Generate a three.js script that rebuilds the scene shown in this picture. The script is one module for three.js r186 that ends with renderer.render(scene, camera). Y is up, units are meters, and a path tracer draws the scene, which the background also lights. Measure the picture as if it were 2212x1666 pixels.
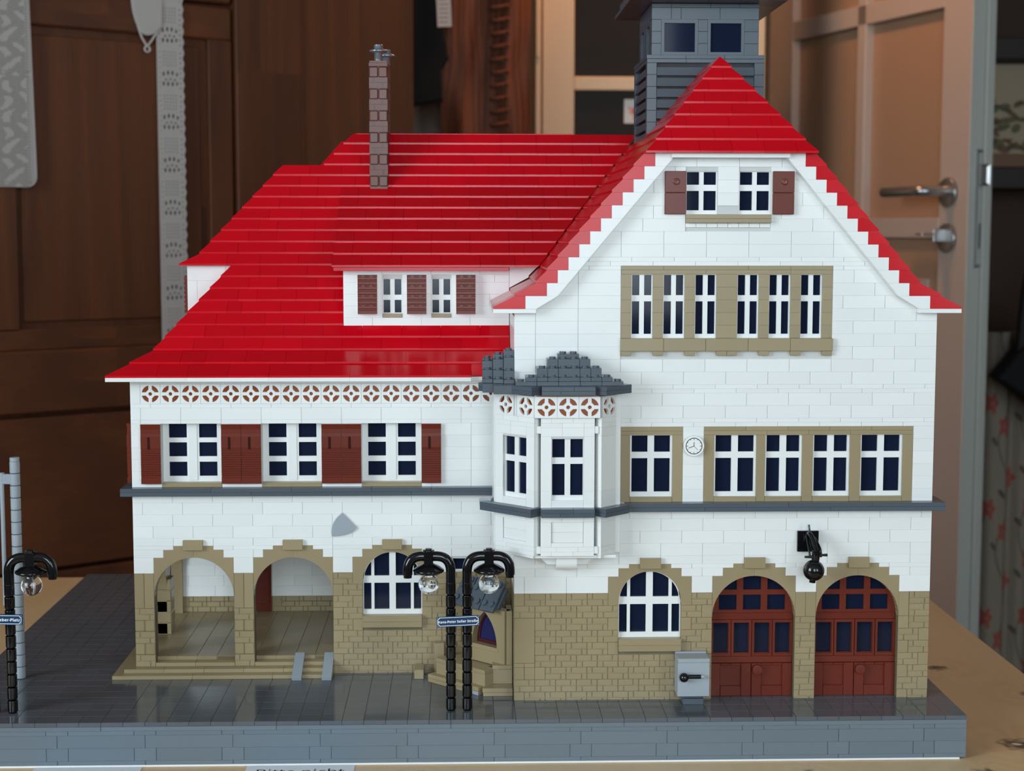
import * as THREE from 'three';
import { mergeGeometries } from 'three/addons/utils/BufferGeometryUtils.js';
import { ConvexGeometry } from 'three/addons/geometries/ConvexGeometry.js';
import { RectAreaLightUniformsLib } from 'three/addons/lights/RectAreaLightUniformsLib.js';

// ------------------------------------------------------------------ camera, light, exposure
// The toy building is measured in millimetres: x along the facade, y up from the paving, z towards the viewer.
const K = 0.001, H = 0.80;                       // paving of the model lies 0.80 m above the room's floor
const scene = new THREE.Scene();
scene.background = new THREE.Color(0x000000);
const camera = new THREE.PerspectiveCamera(2 * Math.atan(833 / 3439.4) * 180 / Math.PI, 2212 / 1666, 0.05, 30);
{
  const yaw = -0.0320395, pit = -0.0963968, rol = 0.00107;
  const w = (x, y, z) => {                       // camera axis to world axis
    let a = Math.cos(rol) * x - Math.sin(rol) * y, b = Math.sin(rol) * x + Math.cos(rol) * y;
    const y2 = Math.cos(pit) * b - Math.sin(pit) * z, z2 = Math.sin(pit) * b + Math.cos(pit) * z;
    return new THREE.Vector3(Math.cos(yaw) * a + Math.sin(yaw) * z2, y2, -Math.sin(yaw) * a + Math.cos(yaw) * z2);
  };
  const m = new THREE.Matrix4().makeBasis(w(1, 0, 0), w(0, 1, 0), w(0, 0, 1));
  camera.quaternion.setFromRotationMatrix(m);
  camera.position.set(-39.88 * K, H + 358.17 * K, 1192.54 * K);
}
camera.focus = 1.22; camera.userData.fStop = 11;
const renderer = new THREE.WebGLRenderer({ antialias: true });
renderer.toneMapping = THREE.LinearToneMapping;
renderer.toneMappingExposure = 0.84;
renderer.shadowMap.enabled = true;
RectAreaLightUniformsLib.init();
const DAY = new THREE.Color().setRGB(0.78, 0.915, 1.0), WARM = new THREE.Color().setRGB(1.0, 0.52, 0.24);
function areaLight(w, h, intensity, color, pos, look) {
  const l = new THREE.RectAreaLight(color, intensity, w, h);
  l.position.set(...pos); l.lookAt(...look); l.castShadow = true; scene.add(l); return l;
}
const WIN = [                                    // daylight windows of the room: width, height, centre, inward normal, radiance
  [1.5, 1.35, [-2.16, 1.62, 1.75], [1, 0, 0], 9.0],
  [0.95, 1.35, [0.06, 1.62, 2.96], [0, 0, -1], 5.0],
  [0.95, 1.35, [1.75, 1.62, 2.96], [0, 0, -1], 5.0],
];
for (const [w, h, p, n, L] of WIN) areaLight(w, h, L, DAY, [p[0] + n[0] * 0.03, p[1], p[2] + n[2] * 0.03], [p[0] + n[0], p[1], p[2] + n[2]]);

// ------------------------------------------------------------------ helpers
let seed = 20240607;
const rnd = () => { seed = (seed + 0x6D2B79F5) | 0; let t = Math.imul(seed ^ (seed >>> 15), 1 | seed); t = (t + Math.imul(t ^ (t >>> 7), 61 | t)) ^ t; return ((t ^ (t >>> 14)) >>> 0) / 4294967296; };
const rr = (a, b) => a + (b - a) * rnd();
const used = new Map();
const numbered = (n) => { const c = used.get(n) ?? 0; used.set(n, c + 1); return c ? `${n}_${String(c).padStart(3, '0')}` : n; };
const std = (rgb, rough = 0.3, extra = {}) => { const m = new THREE.MeshPhysicalMaterial({ roughness: rough, metalness: 0, ...extra }); m.color.setRGB(...rgb); return m; };
const srgb = (r, g, b) => { const f = (v) => { v /= 255; return v <= 0.04045 ? v / 12.92 : ((v + 0.055) / 1.055) ** 2.4; }; return [f(r), f(g), f(b)]; };
function thing(name, label, category, base, group, kind) {     // base in millimetres of the model frame
  const o = new THREE.Group(); o.name = numbered(name); o.abs = base.slice();
  o.position.set(base[0] * K, H + base[1] * K, base[2] * K);
  o.userData = { label, category }; if (group) o.userData.group = group; if (kind) o.userData.kind = kind;
  scene.add(o); return o;
}
function mesh(parent, name, geo, mat, pos = [0, 0, 0], rot) {  // pos: absolute millimetres; geometry in millimetres about pos
  const m = new THREE.Mesh(geo, mat); m.name = name; m.castShadow = m.receiveShadow = true;
  const pa = parent.abs ?? [0, 0, 0];
  m.position.set((pos[0] - pa[0]) * K, (pos[1] - pa[1]) * K, (pos[2] - pa[2]) * K);
  if (rot) m.rotation.set(...rot);
  m.abs = pos.slice(); parent.add(m); return m;
}
const cache = new Map();
const cached = (key, make) => { let g = cache.get(key); if (!g) { g = make(); cache.set(key, g); } return g; };
const mm = (g) => g.scale(K, K, K);
function cboxRaw(w, h, d, c) {                   // box with chamfered edges, 44 triangles
  w /= 2; h /= 2; d /= 2; c = Math.min(c, w * 0.45, h * 0.45, d * 0.45);
  const P = [], tri = (a, b, e) => P.push(...a, ...b, ...e), quad = (a, b, e, f) => { tri(a, b, e); tri(a, e, f); };
  const v = (sx, sy, sz, ax) => [sx * (ax === 0 ? w : w - c), sy * (ax === 1 ? h : h - c), sz * (ax === 2 ? d : d - c)];
  const face = (ax, s) => {
    const o = [[-1, -1], [1, -1], [1, 1], [-1, 1]].map(([a, b]) => ax === 0 ? v(s, a, b, 0) : ax === 1 ? v(b, s, a, 1) : v(a, b, s, 2));
    s > 0 ? quad(...o) : quad(o[3], o[2], o[1], o[0]);
  };
  for (const ax of [0, 1, 2]) for (const s of [1, -1]) face(ax, s);
  const fix = (a, b, e, f) => {                  // orient a quad outwards
    const n = new THREE.Vector3().subVectors(new THREE.Vector3(...b), new THREE.Vector3(...a)).cross(new THREE.Vector3().subVectors(new THREE.Vector3(...e), new THREE.Vector3(...a)));
    n.dot(new THREE.Vector3(a[0] + e[0], a[1] + e[1], a[2] + e[2])) > 0 ? (f ? quad(a, b, e, f) : tri(a, b, e)) : (f ? quad(f, e, b, a) : tri(e, b, a));
  };
  for (const a of [-1, 1]) for (const b of [-1, 1]) {
    fix(v(a, b, -1, 0), v(a, b, 1, 0), v(a, b, 1, 1), v(a, b, -1, 1));
    fix(v(a, -1, b, 0), v(a, 1, b, 0), v(a, 1, b, 2), v(a, -1, b, 2));
    fix(v(-1, a, b, 1), v(1, a, b, 1), v(1, a, b, 2), v(-1, a, b, 2));
    for (const e of [-1, 1]) fix(v(a, b, e, 0), v(a, b, e, 1), v(a, b, e, 2));
  }
  const g = new THREE.BufferGeometry();
  g.setAttribute('position', new THREE.Float32BufferAttribute(P, 3));
  const uv = []; for (let i = 0; i < P.length; i += 3) uv.push((P[i] + P[i + 2]) * K, (P[i + 1] + P[i + 2] * 0.37) * K);
  g.setAttribute('uv', new THREE.Float32BufferAttribute(uv, 2));
  g.computeVertexNormals(); return g;
}
const cbox = (w, h, d, c = 0.15) => cached(`b${w.toFixed(2)}|${h.toFixed(2)}|${d.toFixed(2)}|${c}`, () => mm(cboxRaw(w, h, d, c)));
// a box given by its bounds; gaps leave the joints between neighbours
function block(parent, name, mat, x0, x1, y0, y1, z0, z1, c = 0.15, gx = 0, gy = 0, rot) {
  return mesh(parent, name, cbox(x1 - x0 - 2 * gx, y1 - y0 - 2 * gy, z1 - z0, c), mat, [(x0 + x1) / 2, (y0 + y1) / 2, (z0 + z1) / 2], rot);
}
const shapeOf = (pts, holes = []) => { const s = new THREE.Shape(pts.map(([a, b]) => new THREE.Vector2(a, b))); for (const h of holes) s.holes.push(new THREE.Path(h.map(([a, b]) => new THREE.Vector2(a, b)))); return s; };
function extrude(pts, depth, holes = [], bevel = 0) {            // profile in x,y; runs from z = 0 to z = depth
  const g = new THREE.ExtrudeGeometry(shapeOf(pts, holes), { depth: depth - 2 * bevel, bevelEnabled: bevel > 0, bevelSize: bevel, bevelThickness: bevel, bevelOffset: -bevel, bevelSegments: 1, curveSegments: 8 });
  if (bevel) g.translate(0, 0, bevel); return mm(g);
}
function extrudeX(pts, length, bevel = 0) {                      // profile in z,y; runs from x = 0 to x = length
  const g = extrude(pts.map(([z, y]) => [-z, y]), length, [], bevel); g.rotateY(Math.PI / 2); return g;
}
const rect = (x0, x1, y0, y1) => [[x0, y0], [x1, y0], [x1, y1], [x0, y1]];
function archPts(x0, x1, y0, yc, n = 20, r = (x1 - x0) / 2) {    // an opening with a round head
  const p = [[x0, y0], [x1, y0]], cx = (x0 + x1) / 2;
  for (let i = 0; i <= n; i++) { const a = Math.PI * i / n; p.push([cx + r * Math.cos(a), yc + r * Math.sin(a)]); }
  return p;
}
function clipArc(x0, x1, y0, y1, cx, cy, r, n = 8) {             // a rectangle cut by a round head
  if (y0 > cy) { const hw = Math.sqrt(Math.max(0, r * r - (y0 - cy) ** 2)) - 0.3; x0 = Math.max(x0, cx - hw); x1 = Math.min(x1, cx + hw); }
  const p = [[x0, y0], [x1, y0]];
  for (let i = n; i >= 0; i--) { const x = x0 + (x1 - x0) * i / n, d = r * r - (x - cx) ** 2; p.push([x, Math.min(y1, d > 0 ? cy + Math.sqrt(d) : cy)]); }
  return p;
}
const lathe = (pts, seg = 24) => mm(new THREE.LatheGeometry(pts.map(([a, b]) => new THREE.Vector2(a, b)), seg));
const cyl = (r, h, seg = 20, r2 = r) => cached(`c${r}|${r2}|${h}|${seg}`, () => mm(new THREE.CylinderGeometry(r2, r, h, seg)));
const hull = (pts) => mm(new ConvexGeometry(pts.map((p) => new THREE.Vector3(...p))));
const merged = (list) => mergeGeometries(list.map((g) => g.index ? g.toNonIndexed() : g));
function tex(w, h, paint, srgbMap = true) {
  const c = document.createElement('canvas'); c.width = w; c.height = h; paint(c.getContext('2d'), w, h);
  const t = new THREE.CanvasTexture(c); t.magFilter = THREE.LinearFilter; if (srgbMap) t.colorSpace = THREE.SRGBColorSpace; t.wrapS = t.wrapT = THREE.RepeatWrapping; return t;
}
// tiling value noise for grain
const NN = 64, lat = Array.from({ length: NN * NN }, () => rnd());
const noise = (x, y) => { const xi = Math.floor(x), yi = Math.floor(y), fx = x - xi, fy = y - yi, sx = fx * fx * (3 - 2 * fx), sy = fy * fy * (3 - 2 * fy), L = (a, b) => lat[((a % NN) + NN) % NN + (((b % NN) + NN) % NN) * NN];
  return (L(xi, yi) * (1 - sx) + L(xi + 1, yi) * sx) * (1 - sy) + (L(xi, yi + 1) * (1 - sx) + L(xi + 1, yi + 1) * sx) * sy; };
function woodTexture(size, dark, light, opts = {}) {             // grain runs along v
  const { ring = 10, knots = [], fine = 1, streak = 0.35 } = opts, data = new Uint8Array(size * size * 4);
  for (let j = 0; j < size; j++) for (let i = 0; i < size; i++) {
    let u = i / size, v = j / size, warp = 0, core = 0, hole = 0;
    for (const [ku, kv, kr, kh] of knots) { const dx = (u - ku) / kr, dy = (v - kv) / (kr * (opts.knotTall ?? 1)), q = dx * dx + dy * dy, n = noise(u * 300 + 9, v * 300) * 0.7; warp += 0.9 * Math.exp(-q * 0.12) * Math.sign(dx || 1) * Math.min(1, Math.abs(dx)); core = Math.max(core, Math.min(1, Math.max(0, 1.5 - Math.sqrt(q) - n))); if (kh) hole = Math.max(hole, Math.min(1, Math.max(0, (0.42 - Math.sqrt((dx + 0.1) ** 2 + (dy * 1.3) ** 2) - n * 0.25) * 8))); }
    const w = noise(u * 6, v * 2) * 2.2 + noise(u * 20, v * 4) * 0.5 + warp * 2.5;
    const g = 0.5 + 0.5 * Math.sin((u * ring + w) * 6.283), f = noise(u * 64 * fine * 3 % NN, v * 16), p = noise(u * 3 + 7, v * 3 + 5);
    let t = 0.45 * g * streak * 2 + 0.35 * f * streak * 2 + 0.5 * p; t = Math.min(1, Math.max(0, 0.2 + t * 0.75));
    for (let k = 0; k < 3; k++) { let c = dark[k] + (light[k] - dark[k]) * t; c = c + (dark[k] * 0.35 - c) * core * 0.85; c = c + (215 - c) * hole; data[(j * size + i) * 4 + k] = Math.max(0, Math.min(255, c)); }
    data[(j * size + i) * 4 + 3] = 255;
  }
  const t = new THREE.DataTexture(data, size, size); t.magFilter = THREE.LinearFilter; t.wrapS = t.wrapT = THREE.RepeatWrapping; t.colorSpace = THREE.SRGBColorSpace; t.needsUpdate = true; return t;
}
function plastic(r, g, b, rough, spread = 0.03, n = 3, extra = {}) {   // a few moulding batches of one colour
  return Array.from({ length: n }, (_, i) => { const f = 1 + spread * (n > 1 ? (i / (n - 1) - 0.5) * 2 : 0); const c = srgb(r, g, b).map((v) => Math.min(0.95, v * f)); return std(c, rough + (i - 1) * 0.015, { ior: 1.53, ...extra }); });
}
const pick = (a) => a[Math.floor(rnd() * a.length)];

// ------------------------------------------------------------------ plastics of the model
const WHITE = plastic(238, 239, 237, 0.26, 0.012), RED = plastic(204, 4, 24, 0.2, 0.04, 3, { specularIntensity: 0.62 }), TAN = plastic(156, 139, 106, 0.32, 0.03);
const BASEG = plastic(105, 117, 127, 0.3, 0.03), DKGREY = plastic(80, 89, 98, 0.28, 0.04, 3, { specularIntensity: 0.7 }), PAVE = plastic(88, 93, 100, 0.12, 0.05), LTGREY = plastic(158, 166, 174, 0.28, 0.02);  // one grey plastic: light put into the base colour, shade into the paving
const BROWN = plastic(106, 40, 26, 0.28, 0.04, 3, { specularIntensity: 0.7 }), CHIM = plastic(100, 54, 42, 0.34, 0.05), BLACK = plastic(14, 15, 18, 0.14, 0, 1), ORANGE = plastic(176, 84, 28, 0.25, 0.05);
const NAVY = std(srgb(22, 30, 52), 0.06, { ior: 1.5, specularIntensity: 0.4 }), DARK = std(srgb(40, 42, 44), 0.6), JOINT = std(srgb(205, 206, 204), 0.5), TANJ = std(srgb(112, 101, 76), 0.5), METAL = std(srgb(150, 158, 166), 0.22, { metalness: 0.6 });
const CLEAR = std([0.93, 0.94, 0.96], 0.03, { transmission: 1, thickness: 0.012, ior: 1.45 });

// ------------------------------------------------------------------ room shell
const wallMat = std(srgb(128, 118, 106), 0.9), floorMat = std(srgb(84, 60, 40), 0.5), ceilMat = std(srgb(150, 144, 136), 0.9), frameMat = std(srgb(225, 222, 216), 0.6);
function shell(name, geo, mat, pos) { const m = new THREE.Mesh(geo, mat); m.name = name; m.position.set(...pos); m.castShadow = m.receiveShadow = true; m.userData = { kind: 'structure' }; scene.add(m); return m; }
const bx = (w, h, d) => new THREE.BoxGeometry(w, h, d);
shell('floor', bx(5.2, 0.1, 6.4), floorMat, [0.3, -0.05, 0.1]);
shell('ceiling', bx(5.2, 0.1, 6.4), ceilMat, [0.3, 2.65, 0.1]);
// walls with window openings (a frame of four boxes about each opening is one extruded piece)
function wallWith(name, len, holes, depth, pos, turn) {
  const g = new THREE.ExtrudeGeometry(shapeOf(rect(-len / 2, len / 2, 0, 2.6), holes.map(([x0, x1, y0, y1]) => rect(x0, x1, y0, y1).reverse())), { depth, bevelEnabled: false });
  g.rotateY(turn); return shell(name, g, wallMat, pos);
}
wallWith('wall_left', 6.2, [[0.9, 2.4, 0.945, 2.295]], 0.2, [-2.2, 0, 0.1], -Math.PI / 2);
wallWith('wall_front', 5.0, [[-1.925 + 0, -0.975 + 0, 0.945, 2.295], [-0.235, 0.715, 0.945, 2.295]], 0.2, [0.3, 0, 3.2], Math.PI);
shell('wall_right', bx(0.2, 2.6, 6.2), wallMat, [2.8, 1.3, 0.1]);
WIN.forEach(([w, h, p, n], i) => {               // each window: glowing pane in a white frame with a mullion
  const turn = Math.atan2(n[0], n[2]), g = new THREE.Group(); g.name = `window_${i + 1}`; g.userData = { kind: 'structure' };
  g.position.set(p[0] - n[0] * 0.06, p[1], p[2] - n[2] * 0.06); g.rotation.y = turn; scene.add(g);
  const glow = new THREE.MeshStandardMaterial({ color: 0x0a0a0a, roughness: 0.3, emissive: DAY, emissiveIntensity: i ? 4.5 : 5 });
  const add = (nm, geo, m, x, y, z) => { const q = new THREE.Mesh(geo, m); q.name = nm; q.position.set(x, y, z); q.castShadow = q.receiveShadow = true; g.add(q); };
  add('window_pane', bx(w, h, 0.006), glow, 0, 0, 0);
  for (const s of [-1, 1]) { add('window_frame', bx(0.06, h, 0.05), frameMat, s * (w / 2 - 0.03), 0, 0.01); add('window_frame', bx(w - 0.12, 0.06, 0.05), frameMat, 0, s * (h / 2 - 0.03), 0.01); }
  add('window_frame', bx(0.07, h - 0.12, 0.05), frameMat, 0, 0, 0.01);
});

// ------------------------------------------------------------------ table under the model
const TOP = -33.2;                               // table surface, millimetres below the paving
const tableWood = woodTexture(1024, [208, 168, 120], [240, 212, 170], { ring: 7, streak: 0.22, knots: [[0.901, 0.333, 0.0085, 1], [0.939, 0.388, 0.012, 1], [0.794, 0.338, 0.005, 0], [0.557, 0.3425, 0.0045, 0], [0.984, 0.501, 0.007, 0], [0.94, 0.573, 0.008, 0], [0.86, 0.25, 0.009, 0], [0.3, 0.6, 0.012, 1], [0.13, 0.9, 0.012, 0], [0.09, 0.7, 0.01, 1]] });
const tableMat = new THREE.MeshPhysicalMaterial({ map: tableWood, roughness: 0.42 });
{
  const t = thing('work_table', 'pale knotty wooden table carrying the toy building', 'table', [-140, -H * 1000, -150]);
  const top = new THREE.BoxGeometry(1.2, 0.036, 0.93); // spans x -740..460, z -600..330
  const uv = top.attributes.uv, po = top.attributes.position;
  for (let i = 0; i < uv.count; i++) uv.setXY(i, po.getX(i) / 1.2 + 0.5, 0.5 - po.getZ(i) / 0.93 * 0.8 + po.getY(i));
  mesh(t, 'table_top', top, tableMat, [-140, TOP - 18, -135]);
  for (const [x, z] of [[-680, -540], [400, -540], [-680, 270], [400, 270]]) block(t, 'leg', tableMat, x - 30, x + 30, -H * 1000, TOP - 36, z - 30, z + 30, 3);
  block(t, 'apron', tableMat, -650, 370, TOP - 116, TOP - 36, -550, -530, 2); block(t, 'apron', tableMat, -650, 370, TOP - 116, TOP - 36, 260, 280, 2);
}
const paperMat = (text) => { const m = std([0.8, 0.81, 0.84], 0.8); if (text) { m.color.set(0xffffff); m.map = tex(512, 640, (c, w, h) => { c.fillStyle = '#eceef4'; c.fillRect(0, 0, w, h); c.fillStyle = '#15151a'; c.font = '92px sans-serif'; c.textAlign = 'center'; c.fillText('Bitte nicht', w / 2, 118); }); } return m; };
[['blank white paper sheet on table at left front of base', -352, 78, null], ['white paper note reading Bitte nicht lying before the base', -197.5, 79, 1]].forEach(([label, x, w, text]) => {
  const t = thing('paper_note', label, 'paper', [x + w / 2, TOP, 100]);
  const g = new THREE.BoxGeometry(w * K, 0.0003, 0.105);
  mesh(t, 'sheet', g, [std([0.8, 0.81, 0.84], 0.8), std([0.8, 0.81, 0.84], 0.8), paperMat(text), std([0.8, 0.81, 0.84], 0.8), std([0.8, 0.81, 0.84], 0.8), std([0.8, 0.81, 0.84], 0.8)], [x + w / 2, TOP + 0.25, 102]);
});

// ------------------------------------------------------------------ display base: plinth courses and glossy paving
{
  const b = thing('display_base', 'dark grey toy brick base with glossy square paving tiles', 'base', [-48, TOP, -208]);
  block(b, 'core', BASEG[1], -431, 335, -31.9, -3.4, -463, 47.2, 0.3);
  block(b, 'foam_sheet', std([0.82, 0.84, 0.86], 0.5), -431, 331, TOP + 0.02, -31.9, -463, 48.6, 0.1);
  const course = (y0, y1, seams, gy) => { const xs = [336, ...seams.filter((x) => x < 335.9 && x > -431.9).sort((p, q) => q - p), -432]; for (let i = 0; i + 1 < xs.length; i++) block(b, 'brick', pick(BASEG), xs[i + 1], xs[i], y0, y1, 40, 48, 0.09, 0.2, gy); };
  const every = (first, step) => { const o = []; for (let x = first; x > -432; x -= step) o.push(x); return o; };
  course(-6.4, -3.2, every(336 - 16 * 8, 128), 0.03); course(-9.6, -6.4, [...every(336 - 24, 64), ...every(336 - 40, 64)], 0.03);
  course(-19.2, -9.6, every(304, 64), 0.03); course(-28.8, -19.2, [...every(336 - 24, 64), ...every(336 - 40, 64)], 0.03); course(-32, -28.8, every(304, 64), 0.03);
  const rest = [], spots = [];
  for (let i = 0; i < 48; i++) for (let j = 0; j < 32; j++) {
    const x = -432 + 16 * i + 8, z = 48 - 16 * j - 8;
    if (x > 0 && x < 320 && z < -2) continue;
    if (x > -304 && x < 0 && z < -84) continue;
    spots.push([x, z]);
  }
  spots.sort((p, q) => q[1] - p[1]);
  spots.forEach(([x, z], i) => {
    const rot = [rr(-0.0016, 0.0016), 0, rr(-0.0016, 0.0016)];
    if (i < 290) mesh(b, 'paving_tile', cbox(15.84, 3.2, 15.84, 0.2), pick(PAVE), [x, -1.6 + rr(-0.02, 0.02), z], rot);
    else { const g = cboxRaw(15.84, 3.2, 15.84, 0.2); g.rotateX(rot[0]); g.rotateZ(rot[2]); g.translate(x + 48, -1.6, z + 208); rest.push(mm(g)); }
  });
  for (const a of [152, 232]) for (let i = 0; i < 4; i++) block(b, 'paving_tile', pick(PAVE), a + 16 * i, a + 16 * i + 16, -2.8, 0, -12, -0.1, 0.2, 0.1, 0);
  const r = mesh(b, 'paving_field', merged(rest), PAVE[1], [-48, 0, -208]); r.userData = { kind: 'stuff' };
}

// ------------------------------------------------------------------ building parts shared by both wings
// courses of bricks: rows of y bounds, solid range in x, openings [x0, x1, y0, y1] left free
function lay(parent, mats, zf, xa, xb, rows, openings, len = 32, depth = 5, gx = 0.12, gy = 0.02) {
  rows.forEach(([y0, y1, off = 0, la = xa, lb = xb], i) => {
    let spans = [[la, lb]];
    for (const [a, b, c, d] of openings) if (Math.min(y1, d) - Math.max(y0, c) > 0.4) spans = spans.flatMap(([s, e]) => b <= s || a >= e ? [[s, e]] : [[s, a], [b, e]].filter(([p, q]) => q - p > 0.5));
    for (const [s, e] of spans) {
      let x = e, first = true;
      while (x > s + 0.01) { let nx = x - len; if (first && off) { const k = Math.ceil((xb - off - x) / len); nx = xb - off - (k + 1) * len + len; while (nx >= x - 0.01) nx -= len; } first = false; if (nx - s < 7.9) nx = s; nx = Math.max(nx, s); block(parent, 'brick', pick(mats), nx, x, y0, y1, zf - depth, zf, 0.09, gx, gy); x = nx; }
    }
  });
}
// one toy brick moulded as masonry: raised stones on a recessed face, one connected skin
function masonry(w, flip) {
  return cached(`mas${w}${flip}`, () => {
    const e = 0.06, h = 9.6, D = 5, j = 0.42, deep = 0.75;        // j: half joint
    const cut = flip ? [w * 0.72, w * 0.28] : [w * 0.25, w * 0.75];
    if (w < 12) { cut[0] = cut[1] = w * 0.5; }
    const xs = [e, e + j * 0.6, cut[0] - j, cut[0] + j, cut[1] - j, cut[1] + j, w - e - j * 0.6, w - e].sort((a, b) => a - b), ys = [e, e + j * 0.5, h / 2 - j, h / 2 + j, h - e - j * 0.5, h - e];
    const inStone = (x, y) => { const top = y > h / 2, c = top ? cut[0] : cut[1]; return Math.abs(y - h / 2) > j && y > e + j * 0.5 && y < h - e - j * 0.5 && x > e + j * 0.6 && x < w - e - j * 0.6 && Math.abs(x - c) > j; };
    const P = [], quad = (a, b, c, d) => P.push(...a, ...b, ...c, ...a, ...c, ...d), nx = xs.length - 1, ny = ys.length - 1, hh = (a, b) => a < 0 || b < 0 || a >= nx || b >= ny ? null : inStone((xs[a] + xs[a + 1]) / 2, (ys[b] + ys[b + 1]) / 2) ? 0 : -deep;
    for (let a = 0; a < nx; a++) for (let b = 0; b < ny; b++) {
      const z = hh(a, b), x0 = xs[a], x1 = xs[a + 1], y0 = ys[b], y1 = ys[b + 1];
      quad([x0, y0, z], [x1, y0, z], [x1, y1, z], [x0, y1, z]);
      const r = hh(a + 1, b), u = hh(a, b + 1);
      if (r !== null && r !== z) r < z ? quad([x1, y0, z], [x1, y0, r], [x1, y1, r], [x1, y1, z]) : quad([x1, y0, r], [x1, y1, r].map((v, i) => i === 1 ? y0 : v).map((v, i) => i === 2 ? z : v), [x1, y1, z], [x1, y1, r]);
      if (u !== null && u !== z) quad([x0, y1, Math.max(z, u)], [x1, y1, Math.max(z, u)], [x1, y1, Math.min(z, u)], [x0, y1, Math.min(z, u)]);
      if (a === 0) quad([x0, y0, -D], [x0, y0, z], [x0, y1, z], [x0, y1, -D]);
      if (a === nx - 1) quad([x1, y0, z], [x1, y0, -D], [x1, y1, -D], [x1, y1, z]);
      if (b === 0) quad([x0, y0, -D], [x1, y0, -D], [x1, y0, z], [x0, y0, z]);
      if (b === ny - 1) quad([x0, y1, z], [x1, y1, z], [x1, y1, -D], [x0, y1, -D]);
    }
    const g = new THREE.BufferGeometry(); g.setAttribute('position', new THREE.Float32BufferAttribute(P, 3)); g.computeVertexNormals(); return mm(g);
  });
}
// rows of masonry bricks from the top row down, with plain single studs filling the ends
function layMasonry(parent, mats, zf, xa, xb, yTop, count, openings, yMin = 0, shift = 0) {
  for (let i = 0; i < count; i++) {
    const y1 = yTop - 9.6 * i, y0 = y1 - 9.6, off = ((i + shift) % 2) ? 0 : 8;
    let spans = [[xa, xb]];
    for (const [a, b, c, d] of openings) if (Math.min(y1, d) - Math.max(y0, c) > 0.4) spans = spans.flatMap(([s, e]) => b <= s || a >= e ? [[s, e]] : [[s, a], [b, e]].filter(([p, q]) => q - p > 0.5));
    for (const [s, e] of spans) {
      let x = s;
      if (off && e - s > 16.5) { block(parent, 'brick', pick(mats), x, x + 8, y0, y1, zf - 5, zf - 0.02, 0.16, 0.08, 0.06); x += 8; }
      while (e - x > 15.9) { mesh(parent, 'masonry_brick', masonry(16, i % 2 === 1), pick(mats), [x, y0, zf]); x += 16; }
      if (e - x > 4) block(parent, 'brick', pick(mats), x, e, y0, y1, zf - 5, zf - 0.02, 0.16, 0.08, 0.06);
    }
  }
}
// wall core cut by arched openings [x0, x1, y0, yc]: tan foot below ySplit, white wall above it
function wallCores(parent, xa, xb, yBot, ySplit, yTop, ops, topOutline, holes, z0, depth) {
  const arcSide = (o, right) => { const c = (o[0] + o[1]) / 2, r = (o[1] - o[0]) / 2, p = []; const n = 8, aEnd = Math.asin(Math.min(1, (ySplit - o[3]) / r)); for (let i = 0; i <= n; i++) { const a = aEnd * i / n; p.push([c + (right ? 1 : -1) * r * Math.cos(a), o[3] + r * Math.sin(a)]); } return p; };
  for (let i = 0; i <= ops.length; i++) {
    const L = ops[i - 1], Rr = ops[i], p = [];
    if (L) p.push(...arcSide(L, true).reverse(), [L[1], yBot]); else p.push([xa, ySplit], [xa, yBot]);
    if (Rr) p.push([Rr[0], yBot], ...arcSide(Rr, false)); else p.push([xb, yBot], [xb, ySplit]);
    mesh(parent, 'foot_core', extrude(p, depth), TANJ, [0, 0, z0]);
  }
  for (const o of ops) if (o[2] > yBot + 0.5) mesh(parent, 'foot_core', extrude(rect(o[0] + 0.05, o[1] - 0.05, yBot, o[2]), depth), TANJ, [0, 0, z0]);
  const bottom = [[xa, ySplit + 0.02]];
  for (const o of ops) { const c = (o[0] + o[1]) / 2, r = (o[1] - o[0]) / 2, a0 = Math.asin((ySplit - o[3]) / r); for (let i = 0; i <= 14; i++) { const a = Math.PI - a0 - (Math.PI - 2 * a0) * i / 14; bottom.push([c + r * Math.cos(a), o[3] + r * Math.sin(a) + 0.02]); } }
  bottom.push([xb, ySplit + 0.02]);
  return mesh(parent, 'front_wall', extrude([...bottom, ...topOutline], depth, holes.map((h) => h.slice().reverse())), JOINT, [0, 0, z0]);
}
// window part: one frame with its panes as sub-parts. panes: rectangles; arch: [cx, cy, r] cuts frame and panes
function windowPart(parent, x0, x1, y0, y1, zf, panes, frameMat, arch, depth = 3, at) {   // at: turned frame of a facet
  const outline = arch ? clipArc(x0, x1, y0, y1, arch[0], arch[1], arch[2], 24) : rect(x0, x1, y0, y1);
  const cutPane = ([a, b, c, d], grow = 0) => arch ? clipArc(a - grow, b + grow, c - grow, d + grow, arch[0], arch[1], arch[2] - 0.9 + grow, 8) : rect(a - grow, b + grow, c - grow, d + grow);
  const ox = (x0 + x1) / 2, oy = y0, mv = (p) => p.map(([a, b]) => [a - ox, b - oy]);
  const w = mesh(parent, 'window', extrude(mv(outline), depth, panes.map((p) => mv(cutPane(p)).reverse())), frameMat, at ? [at.o[0] + ox * Math.cos(at.turn) + (zf - depth) * Math.sin(at.turn), oy, at.o[1] - ox * Math.sin(at.turn) + (zf - depth) * Math.cos(at.turn)] : [ox, oy, zf - depth], at ? [0, at.turn, 0] : undefined);
  if (at) w.abs = [ox, oy, zf - depth];
  panes.forEach((p) => mesh(w, 'pane', extrude(mv(cutPane(p, 0.3)), 0.8), NAVY, [ox, oy, zf - depth + 0.3]));
  return w;
}
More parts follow.
